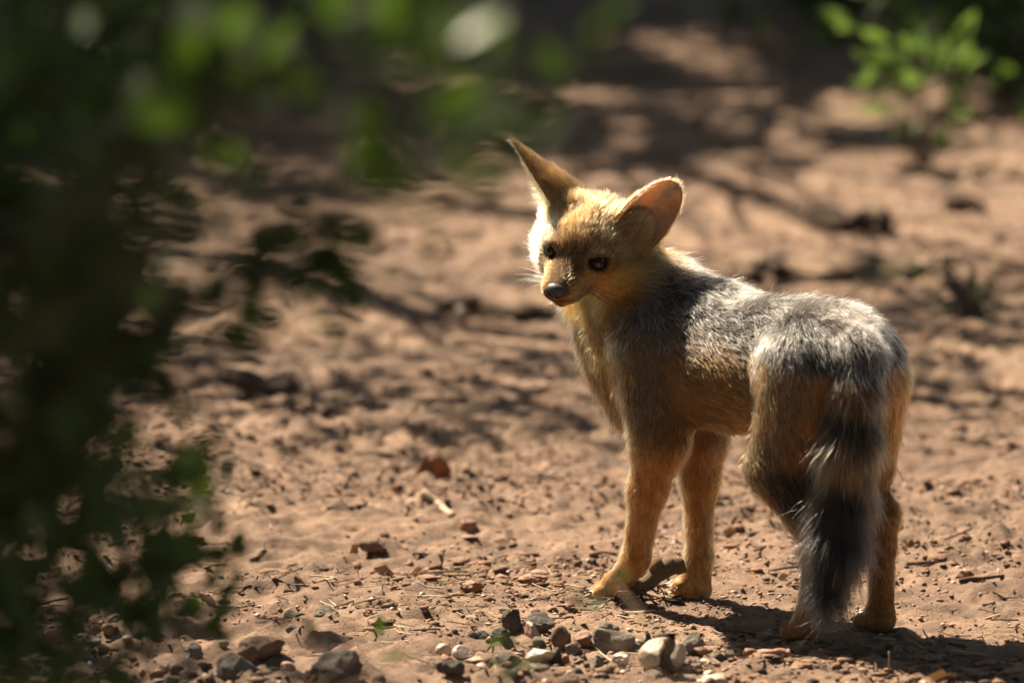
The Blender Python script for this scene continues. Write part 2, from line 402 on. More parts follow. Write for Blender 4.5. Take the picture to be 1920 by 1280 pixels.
def coat(P, N, cls, rnd):
    """colour of the coat at points P (linear), rnd = one random number per strand"""
    n = len(P); f, r, u = body_uv(P)
    n1 = fbm(P * 55, 3, 3); n2 = fbm(P * 160, 2, 9); nn = n1 * 0.6 + n2 * 0.4
    c = np.tile(BROWN, (n, 1))
    # trunk: grizzled dark saddle above, orange brown flank, pale belly
    tr = cls[:, C_TRUNK] + cls[:, C_NECK] + cls[:, C_HIND] * 0.0
    speck = np.where((rnd < 0.24)[:, None], np.array([.50, .29, .11]), np.where((rnd < 0.56)[:, None], BROWN * 0.7, np.where((rnd < 0.66)[:, None], GREY * 1.3, ORANGE * 0.75)))
    flank = lerp(speck, np.tile(ORANGE * 0.85, (n, 1)), 0.5 * sstep(-0.2, 0.7, nn + sstep(0.05, 0.12, f) * sstep(0.20, 0.12, f) * 0.9 - 0.30))
    hgt = u + nn * 0.012
    sad = sstep(0.205, 0.262, hgt + sstep(0.10, 0.02, f) * 0.010 - sstep(0.10, 0.20, f) * 0.030)
    sad = sad * sstep(0.0, 0.5, N[:, 2] + nn * 0.25)
    griz = np.where((rnd < 0.44)[:, None], SILVER, np.where((rnd < 0.78)[:, None], BLACK, GREY))
    trunk = lerp(flank, griz, sad * (0.6 + 0.4 * (rnd > 0.25)))
    trunk = lerp(trunk, np.tile(TAN * 0.95, (n, 1)), sstep(0.165, 0.145, hgt) * sstep(0.02, 0.06, f))
    c = lerp(c, trunk, np.clip(tr * 1.5, 0, 1))
    nk = lerp(speck * 0.35 + BROWN * 0.45, griz * 0.8, sstep(0.25, 0.8, N[:, 2] + nn * 0.3))
    c = lerp(c, nk, cls[:, C_NECK])
    # breast and throat: orange deepened for backlit glow, sunlit rim painted cream
    front = N @ FF
    br = lerp(np.tile(np.array([.74, .28, .048]), (n, 1)), np.tile(CREAM * 1.2, (n, 1)), sstep(0.25, 0.8, front + nn * 0.25 + sstep(0.26, 0.30, u) * 0.4))
    c = lerp(c, br, np.clip(cls[:, C_CHEST] * 1.3, 0, 1))
    fb = 0.25 + (0.30 - u) * 0.95
    om = sstep(-0.010, 0.014, f - fb + nn * 0.008) * sstep(0.135, 0.16, u)
    th_ = lerp(np.tile(np.array([.74, .28, .048]), (n, 1)), np.tile(np.array([.86, .70, .48]), (n, 1)), sstep(0.25, 0.65, front + nn * 0.2))
    c = lerp(c, th_, om * 0.95)
    sh = sstep(0.014, -0.006, f - fb + nn * 0.008) * cls[:, C_CHEST] * sstep(0.02, -0.005, r)
    c = lerp(c, speck * 0.8, np.clip(sh * 1.5, 0, 1))
    sun_rim = sstep(0.42, 0.72, front + nn * 0.12) * sstep(0.20, 0.25, f) * sstep(0.32, 0.29, u)
    c = lerp(c, np.tile(np.array([.86, .70, .48]), (n, 1)), sun_rim * 0.9)  # rim light along the sunward chest put in as cream fur
    # hind quarters
    out = np.abs(r)
    thigh = lerp(speck, np.tile(ORANGE * 1.0, (n, 1)), sstep(-0.2, 0.5, -front + nn * 0.6) * sstep(0.05, 0.02, out - 0.02) * 0.9)
    thigh = lerp(thigh, np.tile(RUST, (n, 1)), sstep(0.45, 0.0, np.abs(front)) * sstep(0.0, 0.6, nn) * 0.7)
    thigh = lerp(thigh, griz, sstep(0.226, 0.250, hgt) * sstep(-0.1, 0.4, N[:, 2] + nn * 0.2))
    thigh = lerp(thigh, np.tile(BLACK * 1.6, (n, 1)), sstep(0.165, 0.140, hgt) * sstep(0.095, 0.112, hgt) * sstep(-0.4, 0.4, -front + nn * 0.4) * 0.85)
    c = lerp(c, thigh, np.clip(cls[:, C_HIND] * 1.3, 0, 1))
    rm = sstep(0.060, 0.020, f + nn * 0.012) * sstep(0.252, 0.234, u + nn * 0.008) * sstep(0.145, 0.170, u) * sstep(0.075, 0.050, out)
    c = lerp(c, lerp(np.tile(ORANGE * 1.15, (n, 1)), speck * 0.8, sstep(0.1, 0.6, n2)), rm * 0.95)
    # legs and paws
    leg = lerp(np.tile(ORANGE * 1.3, (n, 1)), np.tile(TAN * 1.75, (n, 1)), sstep(-0.4, 0.6, nn - sstep(0.0, 0.10, u) * 0.3 + sstep(0.03, 0.0, u) * 0.5))
    leg = lerp(leg, np.tile(BROWN, (n, 1)), sstep(0.1, 0.7, n1) * 0.25 + sstep(0.12, 0.16, u) * sstep(0.0, -0.02, r) * 0.6)
    leg = lerp(leg, np.tile(BROWN * 0.9, (n, 1)), (rnd > 0.80) * 0.8)
    leg = lerp(leg, np.tile(RUST * 1.1, (n, 1)), sstep(0.1, 0.0, f) * 0.7)
    leg = lerp(leg, np.tile(np.array([.84, .62, .36]), (n, 1)), sstep(0.45, 0.85, N @ np.array([-0.9, 0.43, 0]) + nn * 0.15) * 0.85)  # sunlit leg edges painted pale into the fur
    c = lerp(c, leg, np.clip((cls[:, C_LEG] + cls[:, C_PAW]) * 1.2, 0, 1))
    # tail: banded black and tan, dark towards the tip
    tn = fbm(P * np.array([60, 60, 75.]), 3, 31)
    pb = np.clip(0.18 + 0.55 * sstep(-0.35, 0.35, tn - 0.05) + 0.6 * sstep(0.155, 0.105, u), 0, 0.97)
    r2 = rng.random(n); tanc = lerp(np.tile(np.array([.045, .033, .024]), (n, 1)), np.tile(TAN * 0.62, (n, 1)), sstep(0.145, 0.185, u))
    tl = np.where((r2 < pb)[:, None], BLACK, tanc)
    tl = lerp(tl, griz, sstep(0.236, 0.250, u))
    c = lerp(c, tl, np.clip(cls[:, C_TAIL] * 1.4, 0, 1))
    # head
    q = (P - HO) @ HM.T * 100; x, y, z = q[:, 0], q[:, 1], q[:, 2]
    hc = lerp(np.tile(TAN * 0.70, (n, 1)), np.tile(BROWN * 1.4, (n, 1)), sstep(0.1, 0.9, n2 + 0.45 * (rnd - 0.5) * 2))
    hc = lerp(hc, np.tile(np.array([.58, .40, .24]), (n, 1)), (rnd > 0.82) * sstep(-0.4, 1.0, z) * 0.9)
    hc = lerp(hc, np.tile(np.array([.72, .33, .085]), (n, 1)), sstep(0.3, -1.2, z + nn * 0.4) * 0.9)
    hc = lerp(hc, np.tile(np.array([.72, .36, .11]), (n, 1)), sstep(-1.9, -3.0, z) * 0.9)
    hc = lerp(hc, np.tile(BROWN * 1.0, (n, 1)), sstep(2.5, 3.6, y) * sstep(1.7, 0.8, np.abs(x)) * sstep(-1.9, -1.2, z) * 0.85)      # dark bridge of the muzzle
    hc = lerp(hc, np.tile(CREAM * 0.6, (n, 1)), sstep(3.6, 4.6, y) * sstep(1.1, 1.5, np.abs(x)) * sstep(-0.6, -1.3, z) * 0.9)
    hc = lerp(hc, np.tile(BROWN * 0.5, (n, 1)), sstep(4.6, 6.0, y) * sstep(-1.5, -2.1, z) * 0.85)                                # dark lips
    hc = lerp(hc, np.tile(np.array([.84, .66, .42]), (n, 1)), sstep(-2.0, -3.0, x) * sstep(3.2, 1.5, z) * 0.85)  # sun rim on the picture-left cheek painted into the fur colour
    for e in eyes:
        de = np.linalg.norm(P - e, axis=1) * 100
        hc = lerp(hc, np.tile(BLACK * 1.5, (n, 1)), sstep(1.05, 0.80, de))
        hc = lerp(hc, np.tile(CREAM * 0.8, (n, 1)), sstep(1.7, 1.35, de) * sstep(1.0, 1.25, de) * sstep(0.55, 1.1, z) * 0.2)
    c = lerp(c, hc, np.clip(cls[:, C_HEAD] * 1.6, 0, 1))
    return np.clip(c * (0.55 + 0.6 * rng.random(n)[:, None]), 0.008, 0.85)

tri = np.concatenate([bodyQ[:, [0, 1, 2]], bodyQ[:, [0, 2, 3]]])
def sample(Vt, T, N, wgt=None):
    a, b, c = Vt[T[:, 0]], Vt[T[:, 1]], Vt[T[:, 2]]
    nr = np.cross(b - a, c - a); ar = np.linalg.norm(nr, axis=1)
    w = ar if wgt is None else ar * wgt(((a + b + c) / 3))
    k = rng.choice(len(T), N, p=w / w.sum())
    u, v = rng.random(N), rng.random(N); fl = u + v > 1; u[fl], v[fl] = 1 - u[fl], 1 - v[fl]
    P = a[k] + (b - a)[k] * u[:, None] + (c - a)[k] * v[:, None]
    return P, nrm(nr[k])
NS = 5                                         # points on each strand
def strands(P, N, flow, ln, lift, curl=0.25, sag=0.0, clump=0.35, cell=0.007):
    clump = np.broadcast_to(np.asarray(clump, float), (len(P),))
    n = len(P)
    fl = flow - N * np.sum(flow * N, 1, keepdims=True); fl = nrm(fl + 1e-6)
    wob = np.stack([vnoise(P * 70, s) for s in (41, 42, 43)], 1) * curl + rng.normal(0, 0.20, (n, 3))
    d0 = nrm(N * np.reshape(lift, (-1, 1)) + fl + wob * 0.6); d1 = nrm(N * 0.20 * np.reshape(lift, (-1, 1)) + fl + wob - UP * sag)
    t = np.linspace(0, 1, NS)
    pts = np.zeros((n, NS, 3)); pts[:, 0] = P - N * 0.0006
    for k in range(1, NS):
        d = nrm(d0 + (d1 - d0) * t[k] ** 0.8)
        pts[:, k] = pts[:, k - 1] + d * (ln / (NS - 1))[:, None]
    if clump.max() > 0:
        key = np.floor((P + wob * 0.002) / cell).astype(np.int64); hsh = key[:, 0] * 73856093 ^ key[:, 1] * 19349663 ^ key[:, 2] * 83492791
        _, inv = np.unique(hsh, return_inverse=True); cnt = np.bincount(inv)
        off = pts - pts[:, :1]
        for ax in range(3):
            mt = np.bincount(inv, pts[:, -1, ax]) / cnt
            pts[:, :, ax] += (mt[inv] - pts[:, -1, ax])[:, None] * (t ** 1.6)[None] * (clump * rng.random(n))[:, None]
    return pts
P1, N1 = sample(bodyV, tri, 265000, lambda c: np.where(np.linalg.norm(c - H(0, 2, 0), axis=1) < 0.075, 3.2, 1.0) * np.where(c[:, 2] < 0.14, 1.25, 1.0))
flow, ln, cls = prim_blend(P1)
ok = np.ones(len(P1), bool)
for e in eyes: ok &= np.linalg.norm(P1 - e, axis=1) > 0.0060
ok &= np.linalg.norm(P1 - nose_c, axis=1) > 0.0112
ok &= P1[:, 2] > 0.004
P1, N1, flow, ln, cls = P1[ok], N1[ok], flow[ok], ln[ok], cls[ok]
rnd = rng.random(len(P1))
# face hair lies away from the nose
qh = (P1 - HO) @ HM.T * 100; isH = np.clip(cls[:, C_HEAD] * 1.5, 0, 1)
away = nrm(P1 - H(0, 7.5, -1.6)); flow = lerp(flow, away, isH * sstep(-3.5, 0.0, qh[:, 1]))
ln = np.where(qh[:, 1] > 2.2, np.where(isH > 0.5, np.minimum(ln, 0.0075 - 0.0035 * sstep(3.0, 5.5, qh[:, 1])), ln), ln)
for e in eyes: ln = np.where(np.linalg.norm(P1 - e, axis=1) < 0.016, np.minimum(ln, 0.0045), ln)
ln = ln * (0.50 + 0.50 * cls[:, C_TAIL] + 0.12 * sstep(0.24, 0.27, P1[:, 2]) * (1 - isH) + 0.25 * cls[:, C_CHEST] + 0.36 * isH + 0.35 * cls[:, C_LEG]) * (0.55 + 0.7 * rng.random(len(P1))) * np.where(rng.random(len(P1)) < 0.04, 1.35, 1.0)
lift = 0.45 + 0.75 * cls[:, C_TAIL] + 0.35 * cls[:, C_CHEST] + 0.10 * rng.random(len(P1)) + 0.25 * sstep(0.25, 0.28, P1[:, 2]) * (1 - isH) + 0.12 * isH
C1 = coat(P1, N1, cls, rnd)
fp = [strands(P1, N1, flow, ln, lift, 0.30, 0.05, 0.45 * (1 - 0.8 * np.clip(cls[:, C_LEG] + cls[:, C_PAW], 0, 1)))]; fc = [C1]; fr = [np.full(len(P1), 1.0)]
# longer guard hairs stand through the coat
kg = rng.choice(len(P1), 26000, replace=False, p=(lambda w: w / w.sum())(np.where(cls[:, C_LEG] + cls[:, C_PAW] > 0.5, 0.6, 1.0) * np.where(isH > 0.5, 0.7, 1.0)))
gl = ln[kg] * 1.2 + 0.001; gu = P1[kg][:, 2]; g3 = rng.random(len(kg))
fp.append(strands(P1[kg], N1[kg], flow[kg], gl, lift[kg] * 1.15, 0.45, 0.05, 0.25))
gtop = (sstep(0.215, 0.25, gu) * sstep(0.0, 0.5, N1[kg][:, 2]) * (1 - isH[kg]) * (1 - np.clip(cls[kg][:, C_CHEST] * 1.5, 0, 1)))[:, None]
gcol = np.where((g3 < 0.45)[:, None], C1[kg] * 1.9, np.where((g3 < 0.8)[:, None], C1[kg] * 0.25, C1[kg]))
gcol = gcol * (1 - gtop) + gtop * np.where((g3 < 0.55)[:, None], np.array([.90, .88, .85]), BLACK)
fc.append(np.clip(gcol, 0.006, 0.88)); fr.append(np.full(len(kg), 1.55))
# ears: short nap on the backs, long pale hair along the rims and inside
for E, inside_len in ((earL, 0.012), (earR, 0.013)):
    EV, EQ, n_out, A, Sd = E
    T = np.concatenate([EQ[:, [0, 1, 2]], EQ[:, [0, 2, 3]]]); outer = (T < n_out).all(1); inner = (T >= n_out).all(1)
    p, nr = sample(EV, T[outer], 9000); k = rng.random(len(p)); h01 = ((p - EV[:n_out].mean(0)) @ A)
    fp.append(strands(p, nr, np.tile(A, (len(p), 1)), 0.0065 * (0.6 + 0.7 * rng.random(len(p))) + 0.004 * (h01 < -0.008), np.full(len(p), 0.7), 0.3, 0, 0.3))
    fc.append(np.where((k < 0.38)[:, None], BROWN * 1.3, TAN * 0.9) * (0.8 + 0.4 * rng.random(len(p)))[:, None]); fr.append(np.full(len(p), 0.8))
    p, nr = sample(EV, T[inner], 6500); k = rng.random(len(p)); sg = np.sign((p - EV[n_out:].mean(0)) @ Sd)[:, None]
    fp.append(strands(p, nr, A[None] * 0.6 - Sd[None] * sg * 0.9, inside_len * (0.4 + 0.8 * rng.random(len(p))), np.full(len(p), 0.5), 0.4, 0, 0.4, 0.005))
    fc.append(lerp(np.tile(np.array([.80, .56, .32]), (len(p), 1)), np.tile(TAN * 0.7, (len(p), 1)), sstep(-0.010, -0.026, (p - EV[:n_out].mean(0)) @ A))); fr.append(np.full(len(p), 1.2))
    rim = np.concatenate([(EV[:n_out].reshape(26, 25, 3)[:, j] + EV[n_out:].reshape(26, 25, 3)[:, j]) * 0.5 for j in (0, 24)])
    i = rng.integers(0, len(rim), 2600); p = rim[i] + rng.normal(0, 0.0012, (2600, 3)); nd = nrm(p - EV[:n_out].mean(0) + (-A) * 0.01)
    Nn = nrm(np.cross(Sd, A)); op = -nrm(EV[:n_out].mean(0) - EV[:n_out].reshape(26, 25, 3)[:, [0, 24]].mean((0, 1)))
    low = 1 - (i % 26) / 25.0
    fp.append(strands(p, nrm(nd + op[None] * 0.9), np.tile(A * 0.5 + op * 0.9, (len(p), 1)), (0.0020 + 0.016 * low ** 1.3 * (E is earL)) * (0.5 + 0.8 * rng.random(len(p))), np.full(len(p), 0.9), 0.5, 0, 0.4))
    fc.append(np.tile(CREAM * 1.1, (len(p), 1))); fr.append(np.full(len(p), 0.6))
fp, fc, fr = np.concatenate(fp), np.concatenate(fc), np.concatenate(fr)

def hair_obj(name, pts, rgb, rad, m, parent):
    n, k = pts.shape[:2]
    hc = bpy.data.hair_curves.new(name); hc.add_curves([k] * n)
    hc.attributes['position'].data.foreach_set('vector', pts.astype(np.float32).ravel())
    ra = hc.attributes.get('radius') or hc.attributes.new('radius', 'FLOAT', 'POINT')
    ra.data.foreach_set('value', rad.astype(np.float32).ravel())
    ca = hc.attributes.new('coat', 'FLOAT_COLOR', 'CURVE')
    ca.data.foreach_set('color', np.c_[rgb, np.ones(n)].astype(np.float32).ravel())
    hc.materials.append(m)
    return link(bpy.data.objects.new(name, hc), parent)
def hair_mat(name, rough=0.27, tipdark=0.0):
    t = NT(name); a = t.n('Attribute'); a.attribute_name = 'coat'
    h = t.n('BsdfHairPrincipled'); h.model = 'CHIANG'; h.parametrization = 'COLOR'
    t.link(a.outputs['Color'], h.inputs['Color'])
    h.inputs['Roughness'].default_value = rough; h.inputs['Radial Roughness'].default_value = 0.45
    h.inputs['Random Roughness'].default_value = 0.2; h.inputs['IOR'].default_value = 1.32
    return t.done(h.outputs[0])
FUR = hair_mat('fox fur')
# skin
def skin_mat():
    t = NT('fox skin'); a = t.n('Attribute'); a.attribute_name = 'coat'
    b = t.n('BsdfPrincipled'); t.link(a.outputs['Color'], b.inputs['Base Color']); b.inputs['Roughness'].default_value = 0.8; b.inputs['Specular IOR Level'].default_value = 0.15
    tr = t.n('BsdfTranslucent'); tr.inputs[0].default_value = (0.90, 0.52, 0.26, 1)
    th = t.n('Attribute'); th.attribute_name = 'thin'
    mx = t.n('MixShader'); t.link(th.outputs['Fac'], mx.inputs[0]); t.link(b.outputs[0], mx.inputs[1]); t.link(tr.outputs[0], mx.inputs[2])
    return t.done(mx.outputs[0])
fox = empty('fox', tuple(np.round(FO + FF * 0.12, 4)))
tag(fox, 'young grizzled grey and tan fox standing in the clearing, looking back over its shoulder', 'fox')
bpy.context.view_layer.update()
inv = np.array(fox.matrix_world.inverted())
def loc(P): return np.asarray(P) - np.array(fox.location)
me = mesh('body', loc(V), Q, skin_mat())
vf, vl, vc = prim_blend(bodyV); ctr = np.zeros_like(bodyV)
tmpn = np.zeros(len(V) * 3, np.float32); me.vertices.foreach_get('normal', tmpn); tmpn = tmpn.reshape(-1, 3)
bc = coat(bodyV, tmpn[:nb], vc, np.full(nb, 0.6)) * 0.6
earc = np.concatenate([np.concatenate([np.tile(ORANGE * 0.6, (E[2], 1)), np.tile(np.array([.36, .20, .12]), (E[2], 1))]) for E in (earL, earR)])
set_col(me, 'coat', np.concatenate([bc, earc]))
th = me.attributes.new('thin', 'FLOAT', 'POINT'); th.data.foreach_set('value', np.r_[np.zeros(nb), np.full(len(earL[0]), 0.15), np.full(len(earR[0]), 0.5)].astype(np.float32))
body = obj('body', me, fox)
rad = np.linspace(1, 0.25, NS)[None] * 0.000135 * fr[:, None]
hair_obj('fur', loc(fp.reshape(-1, 3)).reshape(fp.shape), fc, rad, FUR, fox)
# eyes: amber ball with a round pupil, dark lids
def eye_mat():
    t = NT('eye'); tc = t.n('TexCoord').outputs['Object']
    s = t.n('SeparateXYZ'); t.link(tc, s.inputs[0])
    ln = t.n('VectorMath'); ln.operation = 'LENGTH'; cb = t.n('CombineXYZ'); t.link(s.outputs[0], cb.inputs[0]); t.link(s.outputs[2], cb.inputs[2]); t.link(cb.outputs[0], ln.inputs[0])
    mp = t.n('MapRange'); mp.inputs[1].default_value = 0; mp.inputs[2].default_value = 0.0066; t.link(ln.outputs['Value'], mp.inputs[0])
    c = t.ramp(mp.outputs[0], [(0.0, (.004, .003, .003)), (0.48, (.006, .004, .003)), (0.58, (.045, .028, .013)), (0.74, (.075, .048, .022)), (0.80, (.05, .03, .015)), (0.9, (.012, .008, .006))])
    b = t.n('BsdfPrincipled'); t.link(c, b.inputs['Base Color']); b.inputs['Roughness'].default_value = 0.12; b.inputs['Coat Weight'].default_value = 0.3; b.inputs['Coat Roughness'].default_value = 0.02
    return t.done(b.outputs[0])
def uvsphere(nu=32, nv=20):
    u = np.linspace(0, 2 * math.pi, nu, endpoint=False); v = np.linspace(0, math.pi, nv)
    V_ = np.stack([np.outer(np.sin(v), np.cos(u)), np.outer(np.sin(v), np.sin(u)), np.outer(np.cos(v), np.ones(nu))], -1).reshape(-1, 3)
    i, j = np.meshgrid(np.arange(nv - 1), np.arange(nu), indexing='ij'); j2 = (j + 1) % nu
    return V_, np.stack([i * nu + j, (i + 1) * nu + j, (i + 1) * nu + j2, i * nu + j2], -1).reshape(-1, 4)
EM = eye_mat(); LID = flat_mat('eyelid', (.012, .009, .008), (.02, .015, .012), 200, 0.9, 0, None, 0.05)
for s, e in zip((-1, 1), eyes):
    sv, sq = uvsphere(); sv = sv * 0.0063
    o = obj('eye', mesh('eye', sv, sq, EM), fox)
    gaze = nrm(nrm(CAM - e) * 0.85 + HF * 0.3 + HX * s * 0.1); xx = nrm(np.cross(gaze, HU)); zz = np.cross(xx, gaze)
    ctr_e = e - HF * 0.0006
    M = Matrix(np.c_[np.r_[np.stack([xx, gaze, zz], 1), [[0, 0, 0]]], np.r_[loc(ctr_e), 1]].tolist()); o.matrix_local = M
    a = np.linspace(0, 2 * math.pi, 40, endpoint=False); b = np.linspace(0, 2 * math.pi, 10, endpoint=False)
    side = nrm(HX * 0.92 + HF * -0.28 * s); upv = nrm(HU - side * (HU @ side)); fw = np.cross(upv, side); fw = fw if fw @ HF > 0 else -fw
    ex = 0.0069 * np.cos(a); ez = np.where(np.sin(a) > 0, 0.0025, 0.0036) * np.sin(a) * (1 - 0.25 * np.abs(np.cos(a)))
    ringc = side * ex[:, None] + upv * (ez - s * ex * 0.10 * 0)[:, None] + fw * (0.0046 - 0.45 * np.abs(ex) * (np.abs(ex) / 0.0069))[:, None]
    rv = (ringc[:, None] + np.where(np.sin(a) > 0, 0.0017, 0.0011)[:, None, None] * (np.cos(b)[None, :, None] * fw + np.sin(b)[None, :, None] * nrm(side * ex[:, None] + upv * ez[:, None])[:, None])).reshape(-1, 3)
    i, j = np.meshgrid(np.arange(40), np.arange(10), indexing='ij'); i2, j2 = (i + 1) % 40, (j + 1) % 10
    obj('eyelid', mesh('eyelid', loc(rv + ctr_e), np.stack([i * 10 + j, i2 * 10 + j, i2 * 10 + j2, i * 10 + j2], -1).reshape(-1, 4), LID), fox)
# nose leather with two nostrils
sv, sq = uvsphere(40, 26)
nz = sv * np.array([1.0, 0.68, 0.78]); nz[:, 0] *= 1 - 0.28 * sstep(0.1, -0.7, nz[:, 2])
for s in (-1, 1):
    dn = np.linalg.norm((nz - np.array([s * 0.42, 0.50, -0.12])) * np.array([1, 0.7, 1.1]), axis=1); nz[:, 1] -= 0.55 * sstep(0.32, 0.10, dn)
nz[:, 1] -= 0.10 * np.exp(-(nz[:, 0] / 0.07) ** 2) * (nz[:, 2] < 0.2)
NP = NT('nose leather'); bq = NP.n('BsdfPrincipled'); bq.inputs['Base Color'].default_value = (.030, .026, .026, 1); bq.inputs['Roughness'].default_value = 0.48
bpn = NP.n('Bump'); bpn.inputs['Strength'].default_value = 0.25; bpn.inputs['Distance'].default_value = 0.0006; vo = NP.n('TexVoronoi'); vo.inputs['Scale'].default_value = 900
NP.link(NP.n('TexCoord').outputs['Object'], vo.inputs['Vector']); NP.link(vo.outputs['Distance'], bpn.inputs['Height']); NP.link(bpn.outputs[0], bq.inputs['Normal'])
obj('nose', mesh('nose', loc(nose_c + (nz * 0.01) @ HM), sq, NP.done(bq.outputs[0])), fox)
# whiskers
wp, wc = [], []
for s in (-1, 1):
    for i in range(16):
        p = H(s * (1.35 + 0.2 * random.random()), 4.6 + 1.1 * random.random(), -1.9 + 0.8 * random.random())
        d = nrm(HX * s * (0.9 + 0.3 * random.random()) - HF * (0.55 + 0.3 * random.random()) - HU * (0.05 + 0.75 * random.random())); L = 0.026 + 0.030 * random.random()
        t = np.linspace(0, 1, NS)[:, None]
        wp.append(p + d * L * t - UP * 0.006 * t ** 2); wc.append((.02, .015, .012) if s > 0 else (.5, .45, .4))
wp = np.array(wp)
hair_obj('whiskers', loc(wp.reshape(-1, 3)).reshape(wp.shape), np.array(wc), np.tile(np.linspace(1, 0.3, NS) * 0.00030, (len(wp), 1)), FUR, fox)
# claws
CL = flat_mat('claw', (.03, .022, .018), (.06, .045, .035), 300, 0.4, 0)
for p, fw in claw_roots:
    a = np.linspace(0, 2 * math.pi, 8, endpoint=False); sd_ = np.cross(fw, UP); vv = []
    for k, (l, rr, dz) in enumerate(((0, .0016, 0), (.004, .0012, .0002), (.008, .0003, -.0018))):
        vv.append(p + fw * l + UP * dz + rr * (np.cos(a)[:, None] * sd_ + np.sin(a)[:, None] * UP))
    vv = np.concatenate(vv); qq = [(k * 8 + j, k * 8 + (j + 1) % 8, k * 8 + 8 + (j + 1) % 8, k * 8 + 8 + j) for k in range(2) for j in range(8)]
    obj('claw', mesh('claw', loc(vv), qq, CL), fox)
# ------------------------------------------------------------------ plants
def leaf_mat(name, c1, c2, trans, tw=0.5, gloss=0.45):
    t = NT(name); oi = t.n('ObjectInfo').outputs['Random']; tc = t.n('TexCoord').outputs['Object']
    gi = t.n('NewGeometry').outputs['Random Per Island']
    f = t.n('Math'); f.operation = 'FRACT'; ad = t.n('Math'); ad.operation = 'ADD'; t.link(oi, ad.inputs[0]); t.link(gi, ad.inputs[1]); t.link(ad.outputs[0], f.inputs[0])
    c = t.mix(0.35, t.ramp(f.outputs[0], [(0.0, c1), (1.0, c2)]), t.ramp(t.noise(60, 4, 0.6, tc), [(0.3, c1), (0.7, c2)]))
    b = t.n('BsdfPrincipled'); t.link(c, b.inputs['Base Color']); b.inputs['Roughness'].default_value = gloss
    tr = t.n('BsdfTranslucent'); tr.inputs[0].default_value = trans + (1,)
    mx = t.n('MixShader'); mx.inputs[0].default_value = tw; t.link(b.outputs[0], mx.inputs[1]); t.link(tr.outputs[0], mx.inputs[2])
    return t.done(mx.outputs[0])
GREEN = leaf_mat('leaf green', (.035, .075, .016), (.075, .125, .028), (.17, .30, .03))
SUNGREEN = leaf_mat('leaf sunlit green', (.070, .12, .038), (.13, .19, .075), (.13, .22, .04), 0.4, 0.28)  # sunlight on the seedling put into a lighter leaf colour
DIMGREEN = leaf_mat('leaf shaded green', (.018, .034, .008), (.034, .055, .012), (.045, .085, .008), 0.45, 0.95)  # green leaf darkened to stand for foliage out of the sun
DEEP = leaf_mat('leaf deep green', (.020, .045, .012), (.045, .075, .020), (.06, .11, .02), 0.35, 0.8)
DRY = leaf_mat('leaf dry', (.17, .075, .030), (.30, .15, .065), (.40, .15, .04), 0.35, 0.7)
CRUMB = leaf_mat('leaf crumb', (.075, .042, .024), (.17, .100, .058), (.16, .08, .03), 0.2, 0.9)
SHADESTEM = flat_mat('dark stem', (.014, .011, .008), (.030, .024, .017), 40, 0.95, 0.4, 120, 0.1)  # bark colour darkened so the foreground stems sink into shade
BARK = flat_mat('bark', (.055, .040, .030), (.12, .090, .065), 30, 0.9, 0.8, 90)
TWIG = flat_mat('twig wood', (.10, .062, .038), (.21, .14, .09), 60, 0.9, 0.7, 200)
DARKWOOD = flat_mat('dark wood', (.040, .026, .018), (.11, .070, .045), 70, 0.9, 0.9, 160)
PALEWOOD = flat_mat('pale wood', (.30, .21, .14), (.46, .35, .25), 70, 0.85, 0.5, 200)

def tube(pts, rad, ns=8, cap=True):
    pts = np.asarray(pts, float); rad = np.broadcast_to(np.asarray(rad, float), (len(pts),))
    tg = nrm(np.gradient(pts, axis=0)); ref = np.array([0.31, 0.42, 0.85]); u = nrm(np.cross(tg, ref)); v = np.cross(tg, u)
    a = np.linspace(0, 2 * math.pi, ns, endpoint=False)
    V_ = (pts[:, None] + rad[:, None, None] * (np.cos(a)[None, :, None] * u[:, None] + np.sin(a)[None, :, None] * v[:, None])).reshape(-1, 3)
    i, j = np.meshgrid(np.arange(len(pts) - 1), np.arange(ns), indexing='ij'); j2 = (j + 1) % ns
    q = np.stack([i * ns + j, i * ns + j2, (i + 1) * ns + j2, (i + 1) * ns + j], -1).reshape(-1, 4)
    if cap:
        n = len(V_); V_ = np.concatenate([V_, pts[[0, -1]]]); k = np.arange(ns); k2 = (k + 1) % ns; e = (len(pts) - 1) * ns
        q = np.concatenate([q, np.stack([np.full(ns, n), k2, k, k], 1), np.stack([np.full(ns, n + 1), e + k, e + k2, e + k2], 1)])
    return V_, q
def join(parts):
    vs_, qs, o = [], [], 0
    for v, q in parts: vs_.append(v); qs.append(np.asarray(q) + o); o += len(v)
    return np.concatenate(vs_), np.concatenate(qs)
def quads_tris(name, V_, q, m, smooth=True):
    """quads where a repeated last index marks a triangle"""
    me_ = bpy.data.meshes.new(name); q = np.asarray(q)
    me_.from_pydata(np.asarray(V_).tolist(), [], [tuple(f[:3]) if f[2] == f[3] else tuple(f) for f in q.tolist()])
    if smooth: me_.polygons.foreach_set('use_smooth', np.ones(len(me_.polygons), bool))
    me_.materials.append(m); me_.update(); return me_
def leaf_shape(L, W, curl=0.15, fold=0.12, nl=6, tipw=0.5):
    t = np.linspace(0, 1, nl); w = W * np.sin(math.pi * t ** (0.5 + tipw * 0.8)) ** 0.8; w[0] = W * 0.06; w[-1] = W * 0.02
    rows = []
    for k in range(nl):
        z = curl * L * (t[k] ** 2)
        rows += [(-w[k], t[k] * L, z + fold * w[k] * 2), (0, t[k] * L, z), (w[k], t[k] * L, z + fold * w[k] * 2)]
    q = []
    for k in range(nl - 1):
        for s in (0, 1): a = k * 3 + s; q.append((a, a + 1, a + 4, a + 3))
    return np.array(rows), np.array(q)
